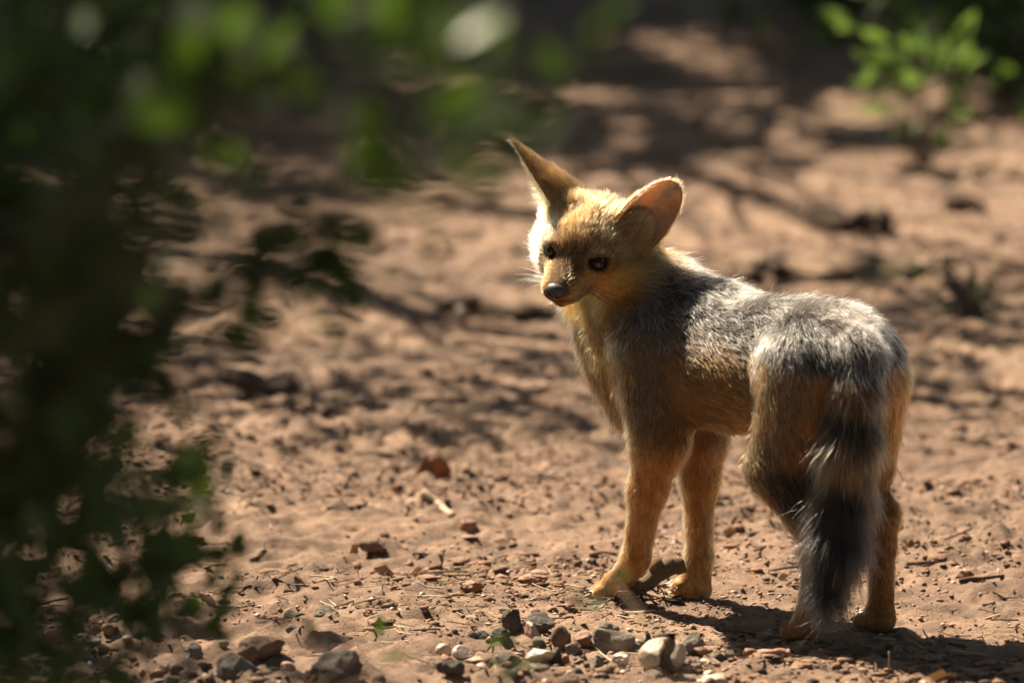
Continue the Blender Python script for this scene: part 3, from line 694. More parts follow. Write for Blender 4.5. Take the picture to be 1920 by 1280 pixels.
def frame_to(d, up=None):
    """3x3 with local y along d"""
    y = nrm(d); up = rng.normal(0, 1, 3) if up is None else np.asarray(up, float)
    x = nrm(np.cross(y, up)); z = np.cross(x, y); return np.stack([x, y, z], 1)
def leaf_mass(cent, dirs, size, shape):
    """many leaves as one mesh: cent (n,3), dirs (n,3), size (n,)"""
    sv, sq = shape; n = len(cent); y = nrm(dirs); x = nrm(np.cross(y, rng.normal(0, 1, (n, 3)))); z = np.cross(x, y)
    V_ = cent[:, None] + size[:, None, None] * (sv[None, :, 0:1] * x[:, None] + sv[None, :, 1:2] * y[:, None] + sv[None, :, 2:3] * z[:, None])
    return V_.reshape(-1, 3), (sq[None] + (np.arange(n) * len(sv))[:, None, None]).reshape(-1, 4)
def wander(a, b, n, amp, seed):
    t = np.linspace(0, 1, n)[:, None]; p = np.asarray(a) + (np.asarray(b) - np.asarray(a)) * t
    return p + amp * np.sin(t * math.pi) * np.stack([vnoise(np.c_[t * 3 + seed, t * 0 + seed * 1.7, t * 0], s) for s in (1, 2, 3)], 1)
SMALL = leaf_shape(1.0, 0.30, 0.1, 0.1, 3)
def tree(name, label, base, crown, rc, nclump, per, lsize, trunk_r, m=DEEP, cat='tree', group=None, clump_r=0.22):
    """trunk with limbs that carry leaf clumps spread unevenly through the crown"""
    base = np.array([base[0], base[1], GZ(base[0], base[1]) - 0.03]); crown = np.asarray(crown, float) - np.array([0.10 * crown[2] if name == 'shade_tree' else 0, 0, 0]); rc = np.asarray(rc, float)
    o = empty(name, tuple(base)); tag(o, label, cat, group)
    top = crown + np.array([0, 0, rc[2] * 0.3]); tp = wander(base, top, 12, 0.10 * np.linalg.norm(top - base) * 0.5, rng.random() * 50)
    parts_ = [tube(tp, np.linspace(trunk_r, trunk_r * 0.25, 12), 10)]
    d = nrm(rng.normal(0, 1, (nclump, 3))); ctrs = crown + d * rc * (rng.random((nclump, 1)) ** 0.45)
    cc, dd = [], []
    for k, c in enumerate(ctrs):
        s = tp[int(4 + 7 * rng.random())]; lp = wander(s, c, 7, 0.12, rng.random() * 90)
        parts_.append(tube(lp, np.linspace(trunk_r * 0.28, trunk_r * 0.05, 7), 5))
        n = int(per * (0.5 + rng.random())); cr = clump_r * (0.6 + 0.8 * rng.random())
        off = np.clip(rng.normal(0, 1, (n, 3)), -1.8, 1.8) * np.array([1, 1, 0.55]) * cr * 0.55; cc.append(c + off); dd.append(off + rng.normal(0, 0.12, (n, 3)) - np.array([0, 0, 0.05]))
    v, q = join(parts_); obj('trunk', quads_tris('trunk', v - base, q, BARK), o)
    cc, dd = np.concatenate(cc), np.concatenate(dd)
    v, q = leaf_mass(cc, dd, lsize * (0.6 + 0.8 * rng.random(len(cc))), SMALL)
    obj('crown', mesh('crown', v - base, q, m), o)
    return o
# trees whose crowns shade the clearing from the left and from behind
tree('shade_tree', 'tall leafy tree left of the clearing that shades its left side', (-2.3, 1.2), (-2.02, 1.35, 2.05), (0.70, 2.2, 0.55), 80, 110, 0.055, 0.07)
tree('shade_tree', 'tree behind the clearing on the left, above the darkest ground', (-1.4, 7.2), (-1.75, 5.2, 2.4), (0.85, 1.3, 0.6), 48, 190, 0.055, 0.08, clump_r=0.36)
tree('shade_tree', 'tree behind the clearing on the right, over the leafy seedling', (0.9, 7.6), (-0.1, 6.55, 2.3), (1.2, 1.1, 0.6), 56, 190, 0.055, 0.08, clump_r=0.34)
tree('shade_tree', 'tree left of the lens whose crown shades the foreground shrubs', (-2.0, -1.3), (-1.22, -1.0, 2.1), (0.45, 1.0, 0.42), 70, 130, 0.055, 0.06)
tree('shade_tree', 'tree farther back in the middle, behind the dark bushes', (-0.5, 9.0), (-0.9, 7.6, 2.5), (2.0, 0.9, 0.6), 80, 110, 0.065, 0.08)
tree('shade_tree', 'slender sapling behind on the right with thin streaky shade', (0.6, 4.9), (-0.5, 4.35, 1.8), (0.95, 0.45, 0.3), 22, 50, 0.050, 0.035)
tree('shade_tree', 'sparse small tree behind on the left with thin dappled shade', (-1.9, 4.0), (-0.85, 2.95, 1.9), (1.0, 0.8, 0.4), 14, 90, 0.050, 0.05, clump_r=0.3)
tree('shade_tree', 'thin sapling behind the clearing shading a strip right of the fox', (-0.6, 5.4), (-0.15, 3.05, 1.9), (0.5, 0.28, 0.25), 11, 50, 0.050, 0.03)
tree('shade_tree', 'thin sapling on the left shading a strip left of the fox', (-2.2, 4.8), (-1.15, 2.45, 1.9), (0.45, 0.30, 0.25), 12, 55, 0.050, 0.03)
# woodland all round the clearing, unseen, put in tall to cut the sky fill
WOOD = ['left of the lens', 'behind the lens on the left', 'straight behind the lens', 'behind the lens on the right', 'right of the lens', 'right of the fox', 'far right beyond the fox', 'far behind on the right', 'far behind in the middle', 'far behind on the left', 'far left beyond the fox']
for k, a in enumerate((198, 228, 262, 298, 330, 2, 32, 62, 92, 122, 158)):
    rr = 8.5 + 1.2 * math.sin(k * 2.3); cx_, cy_ = rr * math.cos(R(a)), 0.5 + rr * 1.15 * math.sin(R(a)); sunny = k in (8, 9, 10); hh = (4.0 if sunny else 6.4) + 0.6 * math.sin(k * 1.7)
    tree('woodland_tree', 'tall woodland tree standing ' + WOOD[k] + ', unseen outside the clearing, cutting sky light', (cx_, cy_), (cx_ * 0.93, cy_ * 0.93, hh), (2.6, 2.6, 2.4 if sunny else 3.9), 85, 60, 0.34, 0.16, group='woodland round the clearing', clump_r=1.1)
tree('shade_tree', 'unseen tall tree added right of the lens to keep sky light off the near side', (2.6, -3.6), (1.5, -2.9, 3.6), (1.7, 1.7, 0.8), 60, 90, 0.11, 0.10, clump_r=0.5)  # added out of view: its crown blocks sky light from the fox
def pick(px, py): # where the lens' ray meets the uneven ground
    p = ground_pt(px, py)
    for _ in range(4): p = ground_pt(px, py, GZ(p[0], p[1]))
    return p
def dist_k(p): return ((p - CAM) @ VF) / D / PXM            # metres per photo pixel at point p
# --- shrubs and seedlings: stems, and every leaf an object of its own
LEAVES = {}
def leaf_mesh(kind, v):
    if (kind, v) not in LEAVES:
        L, W, m = {'green': (1, 0.30, GREEN), 'broad': (1, 0.40, GREEN), 'long': (1, 0.17, GREEN), 'deep': (1, 0.36, DEEP), 'pale': (1, 0.26, SUNGREEN), 'olive': (1, 0.34, DIMGREEN)}[kind]
        sv, sq = leaf_shape(L, W * (0.85 + 0.1 * v), 0.05 + 0.10 * v, 0.10 + 0.05 * v, 6, 0.35 + 0.1 * v)
        LEAVES[(kind, v)] = mesh('leaf', sv, sq, m)
    return LEAVES[(kind, v)]
def add_leaf(parent, p, d, size, kind, up=None):
    o = bpy.data.objects.new('leaf', leaf_mesh(kind, random.randrange(3)))
    M = np.eye(4); M[:3, :3] = frame_to(d, up) * size; M[:3, 3] = np.asarray(p) - np.array(parent.location)
    col.objects.link(o); o.parent = parent; o.matrix_local = Matrix(M.tolist()); return o
def plant(name, label, base_xy, clusters, stem_r=0.004, cat='shrub', kind='green', mass=None, m_stem=None):
    """clusters: (px, py, depth, leaves, spread in metres, leaf length)"""
    b = np.array([base_xy[0], base_xy[1], GZ(*base_xy) - 0.01]); o = empty(name, tuple(b)); tag(o, label, cat)
    tubes = []
    for (px, py, dep, n, sp, sz, *kd) in clusters:
        c = at(px, py, dep); mid_ = b + (c - b) * 0.5 + np.array([0, 0, 0.10 * np.linalg.norm(c - b)])
        t = np.linspace(0, 1, 12)[:, None]; path = b * (1 - t) ** 2 + 2 * mid_ * t * (1 - t) + c * t ** 2
        path[1:-1] += rng.normal(0, 0.006, (10, 3))
        tubes.append(tube(path, np.linspace(stem_r, stem_r * 0.3, 12), 6))
        dr = nrm(path[-1] - path[-3])
        for k in range(n):
            s = rng.random(); q = path[-1] + dr * (s - 0.6) * sp * 1.6 + rng.normal(0, 0.45, 3) * sp
            if k % 3 == 0: tubes.append(tube(wander(path[9], q, 4, 0.01, rng.random() * 40), np.linspace(stem_r * 0.3, stem_r * 0.12, 4), 4))
            dl = nrm(dr * 0.5 + nrm(q - path[-1]) * 0.6 + rng.normal(0, 0.45, 3) + np.array([0, 0, 0.15]))
            add_leaf(o, q, dl, sz * (0.7 + 0.6 * rng.random()), kd[0] if kd else kind)
    v, q = join(tubes); obj('stem', quads_tris('stem', v - b, q, m_stem or TWIG), o)
    if mass:
        cc, dd = [], []
        for (px, py, dep, n, sp) in mass:
            c = at(px, py, dep); off = rng.normal(0, 0.5, (n, 3)) * sp; cc.append(c + off); dd.append(off + rng.normal(0, 0.03, (n, 3)))
        cc, dd = np.concatenate(cc), np.concatenate(dd)
        v, q = leaf_mass(cc, dd, 0.030 * (0.6 + 0.8 * rng.random(len(cc))), SMALL)
        tag(obj('foliage', mesh('foliage', v - b, q, DEEP), o), kind='stuff')
    return o
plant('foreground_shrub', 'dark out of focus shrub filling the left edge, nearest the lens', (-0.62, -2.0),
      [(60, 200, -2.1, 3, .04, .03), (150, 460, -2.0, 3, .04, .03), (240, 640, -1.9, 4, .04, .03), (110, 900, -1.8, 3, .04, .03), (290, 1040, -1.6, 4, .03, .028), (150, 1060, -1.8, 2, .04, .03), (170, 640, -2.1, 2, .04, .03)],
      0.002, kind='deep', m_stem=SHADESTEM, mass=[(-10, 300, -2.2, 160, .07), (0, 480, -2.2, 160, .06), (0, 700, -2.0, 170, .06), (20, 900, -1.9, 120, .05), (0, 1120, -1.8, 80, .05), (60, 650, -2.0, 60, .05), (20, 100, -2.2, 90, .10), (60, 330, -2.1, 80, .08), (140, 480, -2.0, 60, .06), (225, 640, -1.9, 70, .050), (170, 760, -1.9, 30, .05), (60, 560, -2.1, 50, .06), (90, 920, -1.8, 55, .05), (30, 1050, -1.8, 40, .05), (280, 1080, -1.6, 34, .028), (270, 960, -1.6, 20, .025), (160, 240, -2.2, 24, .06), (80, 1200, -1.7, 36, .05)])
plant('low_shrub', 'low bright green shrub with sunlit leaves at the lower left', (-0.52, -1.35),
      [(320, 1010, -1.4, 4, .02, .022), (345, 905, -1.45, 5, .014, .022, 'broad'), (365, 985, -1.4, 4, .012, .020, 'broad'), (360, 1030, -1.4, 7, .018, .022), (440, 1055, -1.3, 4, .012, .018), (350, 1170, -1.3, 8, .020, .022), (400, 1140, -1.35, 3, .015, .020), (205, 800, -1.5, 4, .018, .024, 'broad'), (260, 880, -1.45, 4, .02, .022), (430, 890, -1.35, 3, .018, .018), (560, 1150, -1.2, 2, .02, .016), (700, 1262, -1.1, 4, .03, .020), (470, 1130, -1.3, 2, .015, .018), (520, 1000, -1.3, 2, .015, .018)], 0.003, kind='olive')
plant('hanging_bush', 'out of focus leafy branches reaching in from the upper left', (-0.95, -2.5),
      [(830, 92, -2.7, 3, .006, .030, 'green'), (850, 80, -2.7, 2, .006, .030, 'green'), (700, 50, -2.65, 5, .030, .030), (640, 30, -2.6, 5, .030, .030), (770, 130, -2.65, 3, .025, .030), (790, 260, -2.6, 6, .026, .030), (815, 330, -2.55, 7, .022, .030), (740, 330, -2.6, 7, .026, .030), (850, 230, -2.6, 4, .020, .028), (600, 440, -2.2, 8, .025, .028), (520, 480, -2.2, 7, .025, .028), (560, 460, -2.2, 4, .025, .028), (440, 575, -2.0, 6, .020, .026), (600, 590, -2.0, 5, .018, .024), (420, 400, -2.1, 5, .02, .026), (640, 400, -2.2, 5, .025, .028), (740, 480, -2.1, 4, .022, .026), (380, 150, -2.4, 6, .018, .034), (400, 215, -2.4, 4, .012, .032), (480, 160, -2.4, 4, .02, .032), (500, 100, -2.5, 5, .03, .03), (1040, 70, -2.6, 4, .022, .028), (560, 40, -2.6, 6, .03, .03), (960, 30, -2.7, 4, .03, .028)], 0.0015, kind='olive', m_stem=SHADESTEM)  # one cluster in the lit leaf colour, the rest coloured as shaded
plant('small_sprig', 'small bright sprig with shiny leaves at the left edge', (-0.50, -0.85),
      [(8, 645, -0.75, 4, .008, .016), (40, 710, -0.75, 6, .008, .014), (75, 745, -0.72, 5, .008, .013), (100, 740, -0.72, 4, .008, .012), (135, 790, -0.7, 6, .010, .015), (60, 680, -0.75, 4, .010, .013)], 0.0016, cat='plant', kind='broad')
plant('dangling_sprig', 'blurred grey green twig hanging in front of the near forepaw', (0.32, -1.9),
      [(1120, 1120, -1.35, 3, .010, .014), (1150, 1090, -1.3, 2, .010, .014), (940, 1225, -1.2, 5, .014, .016), (1000, 1235, -1.2, 3, .012, .015)], 0.0015, cat='plant', kind='deep')
# seedling in the background on the right
sb = pick(1735, 318); sdp = (sb - CAM) @ VF - D
sd_o = empty('seedling', tuple(sb)); tag(sd_o, 'leafy green seedling with long sunlit leaves at the upper right', 'plant')
tubes = []
for px, py, dx, dy, L in ((1590, 22, -50, -8, .06), (1690, 45, -25, -12, .05), (1720, 72, -22, -10, .04), (1800, 60, 25, -45, .06), (1648, 96, -45, -12, .055), (1705, 104, -70, -18, .065), (1745, 85, -10, -30, .05), (1790, 105, 30, -30, .055), (1665, 180, -60, 12, .06), (1712, 160, -40, -8, .05), (1785, 130, 10, 40, .05), (1800, 165, 20, 20, .05), (1730, 125, -40, 5, .05), (1765, 115, 15, -25, .05), (1700, 210, -25, 30, .045), (1760, 215, 20, 30, .045), (1780, 200, 40, -5, .045), (1740, 180, -15, 35, .05), (1640, 130, -40, 10, .045), (1820, 110, 30, -20, .045), (1770, 160, 35, 15, .05), (1660, 60, -35, -14, .05), (1690, 135, -45, 20, .05)):
    px = 1735 + (px - 1735) * 0.92; p = at(px, py + 24, sdp + random.uniform(-0.06, 0.06)); L *= 0.82; d = VX * dx - VU * dy + VF * random.uniform(-30, 10)
    for q in range(2): add_leaf(sd_o, p + rng.normal(0, 0.006, 3) * q, d + rng.normal(0, 14, 3) * q, L * (1.1 - 0.2 * q), 'pale', up=nrm(TO_SUN + rng.normal(0, 0.35, 3)))
    tubes.append(tube(wander(sb - np.array([0, 0, 0.01]), p, 7, 0.02, random.random() * 30), np.linspace(0.0012, 0.0006, 7), 4))
v, q = join(tubes); obj('stem', quads_tris('stem', v - sb, q, TWIG), sd_o)
for (px, py, n, lab) in ((1885, 235, 7, 'tiny yellowish seedling at the right edge beside the long-leaved seedling'), (1480, 140, 6, 'faint small weed in the shade behind the fox, left of the seedling')):
    b = pick(px, py); dp = (b - CAM) @ VF - D; o = empty('seedling', tuple(b)); tag(o, lab, 'plant'); tb = []
    for k in range(n):
        p = b + np.array([random.uniform(-.05, .05), random.uniform(-.04, .04), random.uniform(.03, .10)]); add_leaf(o, p, rng.normal(0, 1, 3) + UP * 0.6, .035, 'green'); tb.append(tube([b - UP * 0.01, b * 0.5 + p * 0.5 + UP * 0.01, p], [.0015, .001, .0006], 5))
    v, q = join(tb); obj('stem', quads_tris('stem', v - b, q, TWIG), o)
# dark bushes along the back of the clearing
def bush(label, px, py, rx, rz, n, ls=0.035):
    b = pick(px, py); o = empty('background_bush', tuple(b)); tag(o, label, 'bush'); tb = []
    c = b + np.array([0, rx * 0.3, rz * 0.55])
    for k in range(9): tb.append(tube(wander(b - UP * 0.02, c + rng.normal(0, 0.45, 3) * np.array([rx, rx, rz]), 6, 0.03, random.random() * 60), np.linspace(.008, .002, 6), 5))
    v, q = join(tb); obj('stem', quads_tris('stem', v - b, q, BARK), o)
    off = rng.normal(0, 0.5, (n, 3)) * np.array([rx, rx, rz]); off[:, 2] = np.abs(off[:, 2] + rz * 0.35) - rz * 0.45; v, q = leaf_mass(c + off, off + rng.normal(0, 0.05, (n, 3)), ls * (0.6 + 0.8 * rng.random(n)), SMALL)
    obj('foliage', mesh('foliage', v - b, q, DEEP), o)
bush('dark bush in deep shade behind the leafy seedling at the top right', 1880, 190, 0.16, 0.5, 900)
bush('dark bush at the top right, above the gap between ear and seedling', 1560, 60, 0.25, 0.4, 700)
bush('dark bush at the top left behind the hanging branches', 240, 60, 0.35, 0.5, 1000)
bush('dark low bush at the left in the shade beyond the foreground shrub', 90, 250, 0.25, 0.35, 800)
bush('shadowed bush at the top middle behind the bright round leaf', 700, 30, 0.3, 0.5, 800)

bush('dark low tuft of weeds on the ground right of the fox rump', 1812, 592, 0.04, 0.035, 160, 0.010)
bush('low dull weed tuft behind the fox, right of the curled root', 1700, 520, 0.05, 0.012, 90, 0.010)

# --- stones
def ico(sub):
    import bmesh
    bm = bmesh.new(); bmesh.ops.create_icosphere(bm, subdivisions=sub, radius=1.0)
    v = np.array([x.co[:] for x in bm.verts]); f = np.array([[y.index for y in x.verts] for x in bm.faces]); bm.free(); return v, f
ICO = {s: ico(s) for s in (1, 2, 3, 4)}
def rock_verts(sub, seed, rough, flat):
    v, f = ICO[sub]; v = v.copy(); r_ = np.random.default_rng(seed)
    for k in range(flat):
        n = nrm(r_.normal(0, 1, 3)); d = 0.42 + 0.40 * r_.random(); s = v @ n; v = v - np.maximum(s - d, 0)[:, None] * n * 0.92
    v = v * (1 + rough * fbm(v * 1.6 + seed, 3, seed % 91)[:, None] + rough * 0.5 * fbm(v * 5 + seed, 4, seed % 57, 0.6)[:, None])
    return v, f
STONE = {'grey': flat_mat('grey stone', (.075, .060, .045), (.24, .205, .165), 90, 0.8, 1.0, 260, 0.25), 'brown': flat_mat('brown stone', (.090, .055, .035), (.24, .15, .095), 80, 0.8, 1.0, 240, 0.25),
         'green': flat_mat('olive stone', (.080, .072, .050), (.20, .175, .13), 80, 0.8, 1.0, 220, 0.25), 'cream': flat_mat('cream stone', (.26, .18, .12), (.46, .36, .26), 45, 0.5, 0.4, 160, 0.5),
         'quartz': flat_mat('quartz stone', (.32, .24, .18), (.56, .47, .38), 60, 0.35, 0.5, 160, 0.6), 'rust': flat_mat('rust stone', (.15, .060, .028), (.30, .140, .075), 80, 0.6, 0.7, 220, 0.45),
         'black': flat_mat('black stone', (.045, .038, .030), (.12, .100, .080), 90, 0.8, 1.0, 240, 0.25), 'pink': flat_mat('pink stone', (.24, .14, .095), (.40, .27, .19), 60, 0.5, 0.5, 180, 0.5)}
def stone(label, px, py, w, h, m, seed, rough=0.16, flat=7, tilt=0.0, group=None, name='stone', sub=4):
    p = pick(px, py); k = dist_k(p); W_ = w * k * 0.5; Dp = W_ * 0.85; Hh = max(h * k * 0.62, W_ * 0.42)
    v, f = rock_verts(sub, seed, rough, flat); v = v / np.abs(v).max(0) * np.array([W_, Dp, Hh])
    c, s_ = math.cos(tilt), math.sin(tilt); v = np.stack([v[:, 0] * c - v[:, 2] * s_, v[:, 1], v[:, 0] * s_ + v[:, 2] * c], 1)
    o = obj(name, mesh(name, v, f, STONE[m])); o.location = (p[0], p[1] + Dp * 0.8, GZ(p[0], p[1] + Dp * 0.8) + Hh * 0.50)
    tag(o, label, 'stone', group); return o
stones = [
 ('largest dark grey stone at the bottom edge left of centre', 622, 1285, 118, 78, 'black', 11, .14, 8), ('broad dark brown stone behind the largest stone, left of it', 492, 1238, 96, 52, 'brown', 12, .14, 6),
 ('olive grey stone at the bottom edge, left of the largest stone', 450, 1290, 92, 62, 'green', 13, .12, 7), ('rough olive stone with a rusty flank lying alone above the largest stone', 612, 1168, 50, 28, 'green', 14, .2, 5),
 ('low flat olive stone left of the rough rusty one', 552, 1172, 46, 18, 'green', 15, .12, 5), ('small grey slab among pebbles at the lower left', 362, 1240, 36, 24, 'grey', 16, .1, 8),
 ('low brown domed stone on the bare sand left of the fox', 702, 1045, 68, 28, 'brown', 17, .10, 6), ('round dark pebble below the domed stone', 651, 1104, 20, 21, 'brown', 18, .05, 2),
 ('reddish pebble behind the domed stone, near the pale stick', 877, 1000, 34, 24, 'rust', 19, .08, 4), ('brown crusty stone in the little pile below the domed stone', 722, 1150, 52, 34, 'brown', 20, .2, 6),
 ('smaller rusty stone in front of the little crusty pile', 706, 1176, 28, 20, 'rust', 21, .18, 5), ('pointed rusty clod beside the little crusty pile', 690, 1152, 22, 16, 'rust', 22, .18, 5),
 ('dark knobbly stone at the back left of the gravel heap', 962, 1187, 48, 40, 'black', 23, .2, 5), ('dark mossy stone at the back of the gravel heap', 1010, 1190, 64, 40, 'black', 24, .2, 5),
 ('dark lumpy stone at the left of the gravel heap', 940, 1206, 48, 28, 'black', 25, .2, 5), ('brown block at the back of the gravel heap, left of the grey-topped rock', 1058, 1214, 52, 44, 'brown', 26, .12, 8),
 ('orange brown smooth stone against the grey-topped rock', 1093, 1216, 46, 40, 'rust', 27, .08, 6), ('grey crusted stone in the middle of the gravel heap', 1070, 1226, 40, 36, 'grey', 28, .16, 6),
 ('big grey-topped rock, highest in the gravel heap', 1152, 1228, 82, 66, 'grey', 29, .13, 9), ('grey capstone leaning on the big grey-topped rock', 1142, 1196, 44, 26, 'grey', 30, .16, 6),
 ('long pale quartz stone in front of the dark gravel heap', 1010, 1246, 68, 34, 'quartz', 31, .08, 8, 0.35), ('pointed white and pink stone behind the long quartz stone', 998, 1214, 30, 34, 'pink', 32, .08, 8, 0.5),
 ('round pinkish white pebble left of the gravel heap', 865, 1233, 38, 25, 'quartz', 33, .05, 3), ('large cream rounded block behind the upright twig', 1244, 1262, 94, 56, 'cream', 34, .05, 4),
 ('flat grey stone in front of the cream block', 1218, 1264, 50, 20, 'green', 35, .07, 5), ('glittering grey block right of the cream block', 1296, 1234, 44, 42, 'grey', 36, .14, 9),
 ('brown stone half out of frame at the bottom, below the gravel heap', 1064, 1296, 66, 42, 'brown', 37, .14, 6), ('pale knobbly stone at the bottom edge right of the cream block', 1348, 1296, 70, 32, 'cream', 38, .14, 3),
 ('black angular slab leaning in the gravel heap', 1042, 1252, 34, 34, 'black', 39, .05, 10, 0.6), ('smooth pink brown pebble in front of the long quartz stone', 1000, 1264, 30, 20, 'pink', 40, .05, 4),
 ('dark mossy lump left of the long quartz stone', 948, 1252, 66, 36, 'black', 41, .18, 6), ('speckled pebble left of the gravel heap, larger of a pair', 902, 1204, 32, 20, 'grey', 42, .12, 5),
 ('speckled pebble left of the gravel heap, smaller of a pair', 884, 1198, 20, 16, 'grey', 43, .1, 5), ('pale flat pebble beside the round pinkish one', 888, 1245, 38, 13, 'cream', 44, .08, 6),
 ('dark stone at the bottom edge left of the gravel heap', 842, 1290, 60, 32, 'black', 45, .15, 6), ('grey brown stone at the bottom edge under the mossy lump', 952, 1282, 28, 24, 'brown', 46, .12, 6),
 ('rusty chunk in the gravel heap behind the black slab', 1062, 1246, 28, 26, 'rust', 47, .15, 7), ('domed olive pebble in front of the grey crusted stone', 1076, 1226, 28, 17, 'green', 48, .08, 4),
 ('small grey pebble against the left end of the cream block', 1190, 1226, 30, 20, 'grey', 49, .12, 5), ('white chip in the sand right of the cream block', 1324, 1246, 24, 11, 'quartz', 50, .06, 6),
 ('white sparkling rubble in front of the big grey-topped rock', 1163, 1246, 34, 22, 'quartz', 51, .2, 7), ('dark rubble lump in front of the big grey-topped rock', 1122, 1250, 34, 22, 'grey', 52, .18, 6),
 ('small blue grey stone in the litter right of the glittering block', 1368, 1230, 24, 18, 'grey', 53, .08, 6), ('brown pebble on the bright sand, left of a pair behind the near forepaw', 940, 1030, 18, 11, 'brown', 54, .08, 4),
 ('brown pebble on the bright sand, right of a pair behind the near forepaw', 962, 1030, 20, 11, 'brown', 55, .08, 4), ('white stone far behind the fox beside the dark bark strip', 1514, 422, 30, 24, 'quartz', 56, .08, 5),
 ('pale blue pebble in the dark stick left of the fox', 866, 592, 22, 20, 'quartz', 57, .08, 4), ('rust pebble on the sand below the dead leaf', 768, 1062, 15, 12, 'rust', 58, .08, 4), ('brown clod below the near forepaw in the shade', 1020, 1128, 34, 14, 'brown', 59, .12, 4),
 ('rusty clod heaped behind the gravel, left of the near forepaw', 1000, 1100, 60, 22, 'rust', 60, .2, 4), ('low rusty mound left of the litter heap', 885, 1115, 48, 20, 'rust', 61, .2, 4), ('rounded clod by the hind paw at the right', 1716, 1023, 20, 16, 'brown', 62, .1, 4),
]
for st in stones: stone(*st[:6], st[6], *(st[7:8] or (.16,)), *(st[8:9] or (7,)), *(st[9:10] or (0.0,)))
# smaller pebbles one can still count, in the gravel at the lower left and around the heap
SHORT = [(st[1], st[2], st[0]) for st in stones]
CW = {'grey': 'grey', 'brown': 'brown', 'green': 'olive', 'rust': 'rusty', 'pink': 'pinkish', 'cream': 'cream'}
used_l = {}
for k in range(36):
    left = k < 18
    px = random.uniform(150, 560) if left else random.uniform(800, 1330); py = random.uniform(1185, 1272) if left else random.uniform(1212, 1272)
    m_ = list(CW)[(k * 5 + k // 6) % 6]; sx, sy, sl = min(SHORT, key=lambda q: (q[0] - px) ** 2 + 4 * (q[1] - py) ** 2)
    rel = ('left of' if px < sx else 'right of') if abs(px - sx) > 2 * abs(py - sy) else ('behind' if py < sy else 'in front of')
    head_ = sl.replace(' with a rusty flank', '')
    for w_ in (' at ', ' behind', ' lying', ' on ', ' in ', ' against', ' leaning', ' among', ' half', ' left', ' right', ' below', ' beside', ','): head_ = head_.split(w_)[0]
    w = random.uniform(16, 34); lab = 'small %s pebble just %s the %s' % (CW[m_], rel, head_)
    if lab in used_l: continue
    used_l[lab] = 1
    stone(lab, px, py, w, w * random.uniform(.5, .7), m_, 200 + k, .12, 5, random.uniform(-.3, .3), 'pebbles in the lower left gravel' if left else 'pebbles of the gravel heap', 'pebble', 2)

# --- sticks, bark and dead leaves
def stick(name, label, pts, r0, r1, m, bump=0.15, n=16, ns=10, cat='stick'):
    pts = np.asarray(pts, float); t = np.linspace(0, 1, n); tt = np.linspace(0, 1, len(pts)); path = np.stack([np.interp(t, tt, pts[:, i]) for i in range(3)], 1)
    path[1:-1] += np.stack([vnoise(np.c_[t * 5, t * 0 + r0 * 900, t * 0 + pts[0, 0] * 50], s_) for s_ in (1, 2, 3)], 1)[1:-1] * r0 * 0.5
    rad = np.linspace(r0, r1, n) * (1 + bump * vnoise(np.c_[t * 9, t * 0 + pts[0, 1] * 70, t * 0], 6)); v, q = tube(path, rad, ns)
    v = v + (nrm(v - v.mean(0)) * (fbm(v * 260, 3, 4) * r0 * bump * 0.8)[:, None])
    b = pts[0]; o = obj(name, quads_tris(name, v - b, q, m)); o.location = tuple(b); tag(o, label, cat); return o
def gp(px, py, dz=0.0): p = pick(px, py); return p + UP * dz
la = gp(1168, 1134, .006); lb = at(1277, 1056, (la - CAM) @ VF - D + 0.02)
lg = stick('broken_branch', 'thick dark broken branch stub slanting up between the forepaws', [la, la * 0.45 + lb * 0.55 + UP * 0.002, lb], 0.0072, 0.0084, TWIG, 0.14, 22, 14, 'branch')
def twigs_on(o, starts, n, rr, L, m):
    tb = []
    for k in range(n):
        s = starts[k % len(starts)] + rng.normal(0, 0.004, 3); e = s + np.array([random.uniform(-1, 1), random.uniform(-.6, .3), 0]) * L; e[2] = GZ(e[0], e[1]) + 0.002; tb.append(tube(wander(s, e, 7, 0.018, random.random() * 80), np.linspace(rr, rr * 0.4, 7), 5))
    v, q = join(tb); obj('rootlet', quads_tris('rootlet', v - np.array(o.location), q, m), o)
twigs_on(lg, [la * 0.7 + lb * 0.3, la], 14, 0.0012, 0.05, DARKWOOD)
sp = [la + (lb - la) * 0.58 + UP * 0.006, la + (lb - la) * 0.66 + UP * 0.016 - VX * 0.004]
obj('knot', quads_tris('knot', *(lambda vq: (vq[0] - np.array(lg.location), vq[1]))(tube(sp, [0.0075, 0.0045], 8)), TWIG), lg)
ta = gp(1240, 1268, -.003); td = (ta - CAM) @ VF - D
stick('upright_twig', 'upright bent twig stub standing in front of the cream stone', [ta, at(1247, 1243, td), at(1253, 1218, td), at(1258, 1192, td)], 0.0066, 0.0050, DARKWOOD, 0.12, 14, 10, 'twig')
ta = gp(1214, 1216, -.002); td = (ta - CAM) @ VF - D
stick('upright_twig', 'short pointed twig stub behind the cream stone', [ta, at(1214, 1200, td), at(1212, 1182, td)], 0.0048, 0.0016, DARKWOOD, 0.1, 8, 8, 'twig')
stick('stick', 'short pale bleached stick on the sand in front of the dead leaf', [gp(792, 934, .006), gp(820, 953, .005), gp(850, 974, .004)], 0.0040, 0.0032, PALEWOOD, 0.15)
stick('stick', 'long dark stick lying behind the fox, left of its muzzle', [gp(822, 584, .008), gp(900, 580, .010), gp(960, 592, .008), gp(985, 606, .010), gp(1040, 600, .008)], 0.010, 0.008, DARKWOOD, 0.3, 20)
stick('bark_strip', 'dark bark strip far behind the fox above its rump', [gp(1530, 425, .01), gp(1580, 440, .012), gp(1620, 432, .016), gp(1662, 430, .01)], 0.012, 0.014, DARKWOOD, 0.35, 14, 10, 'bark')
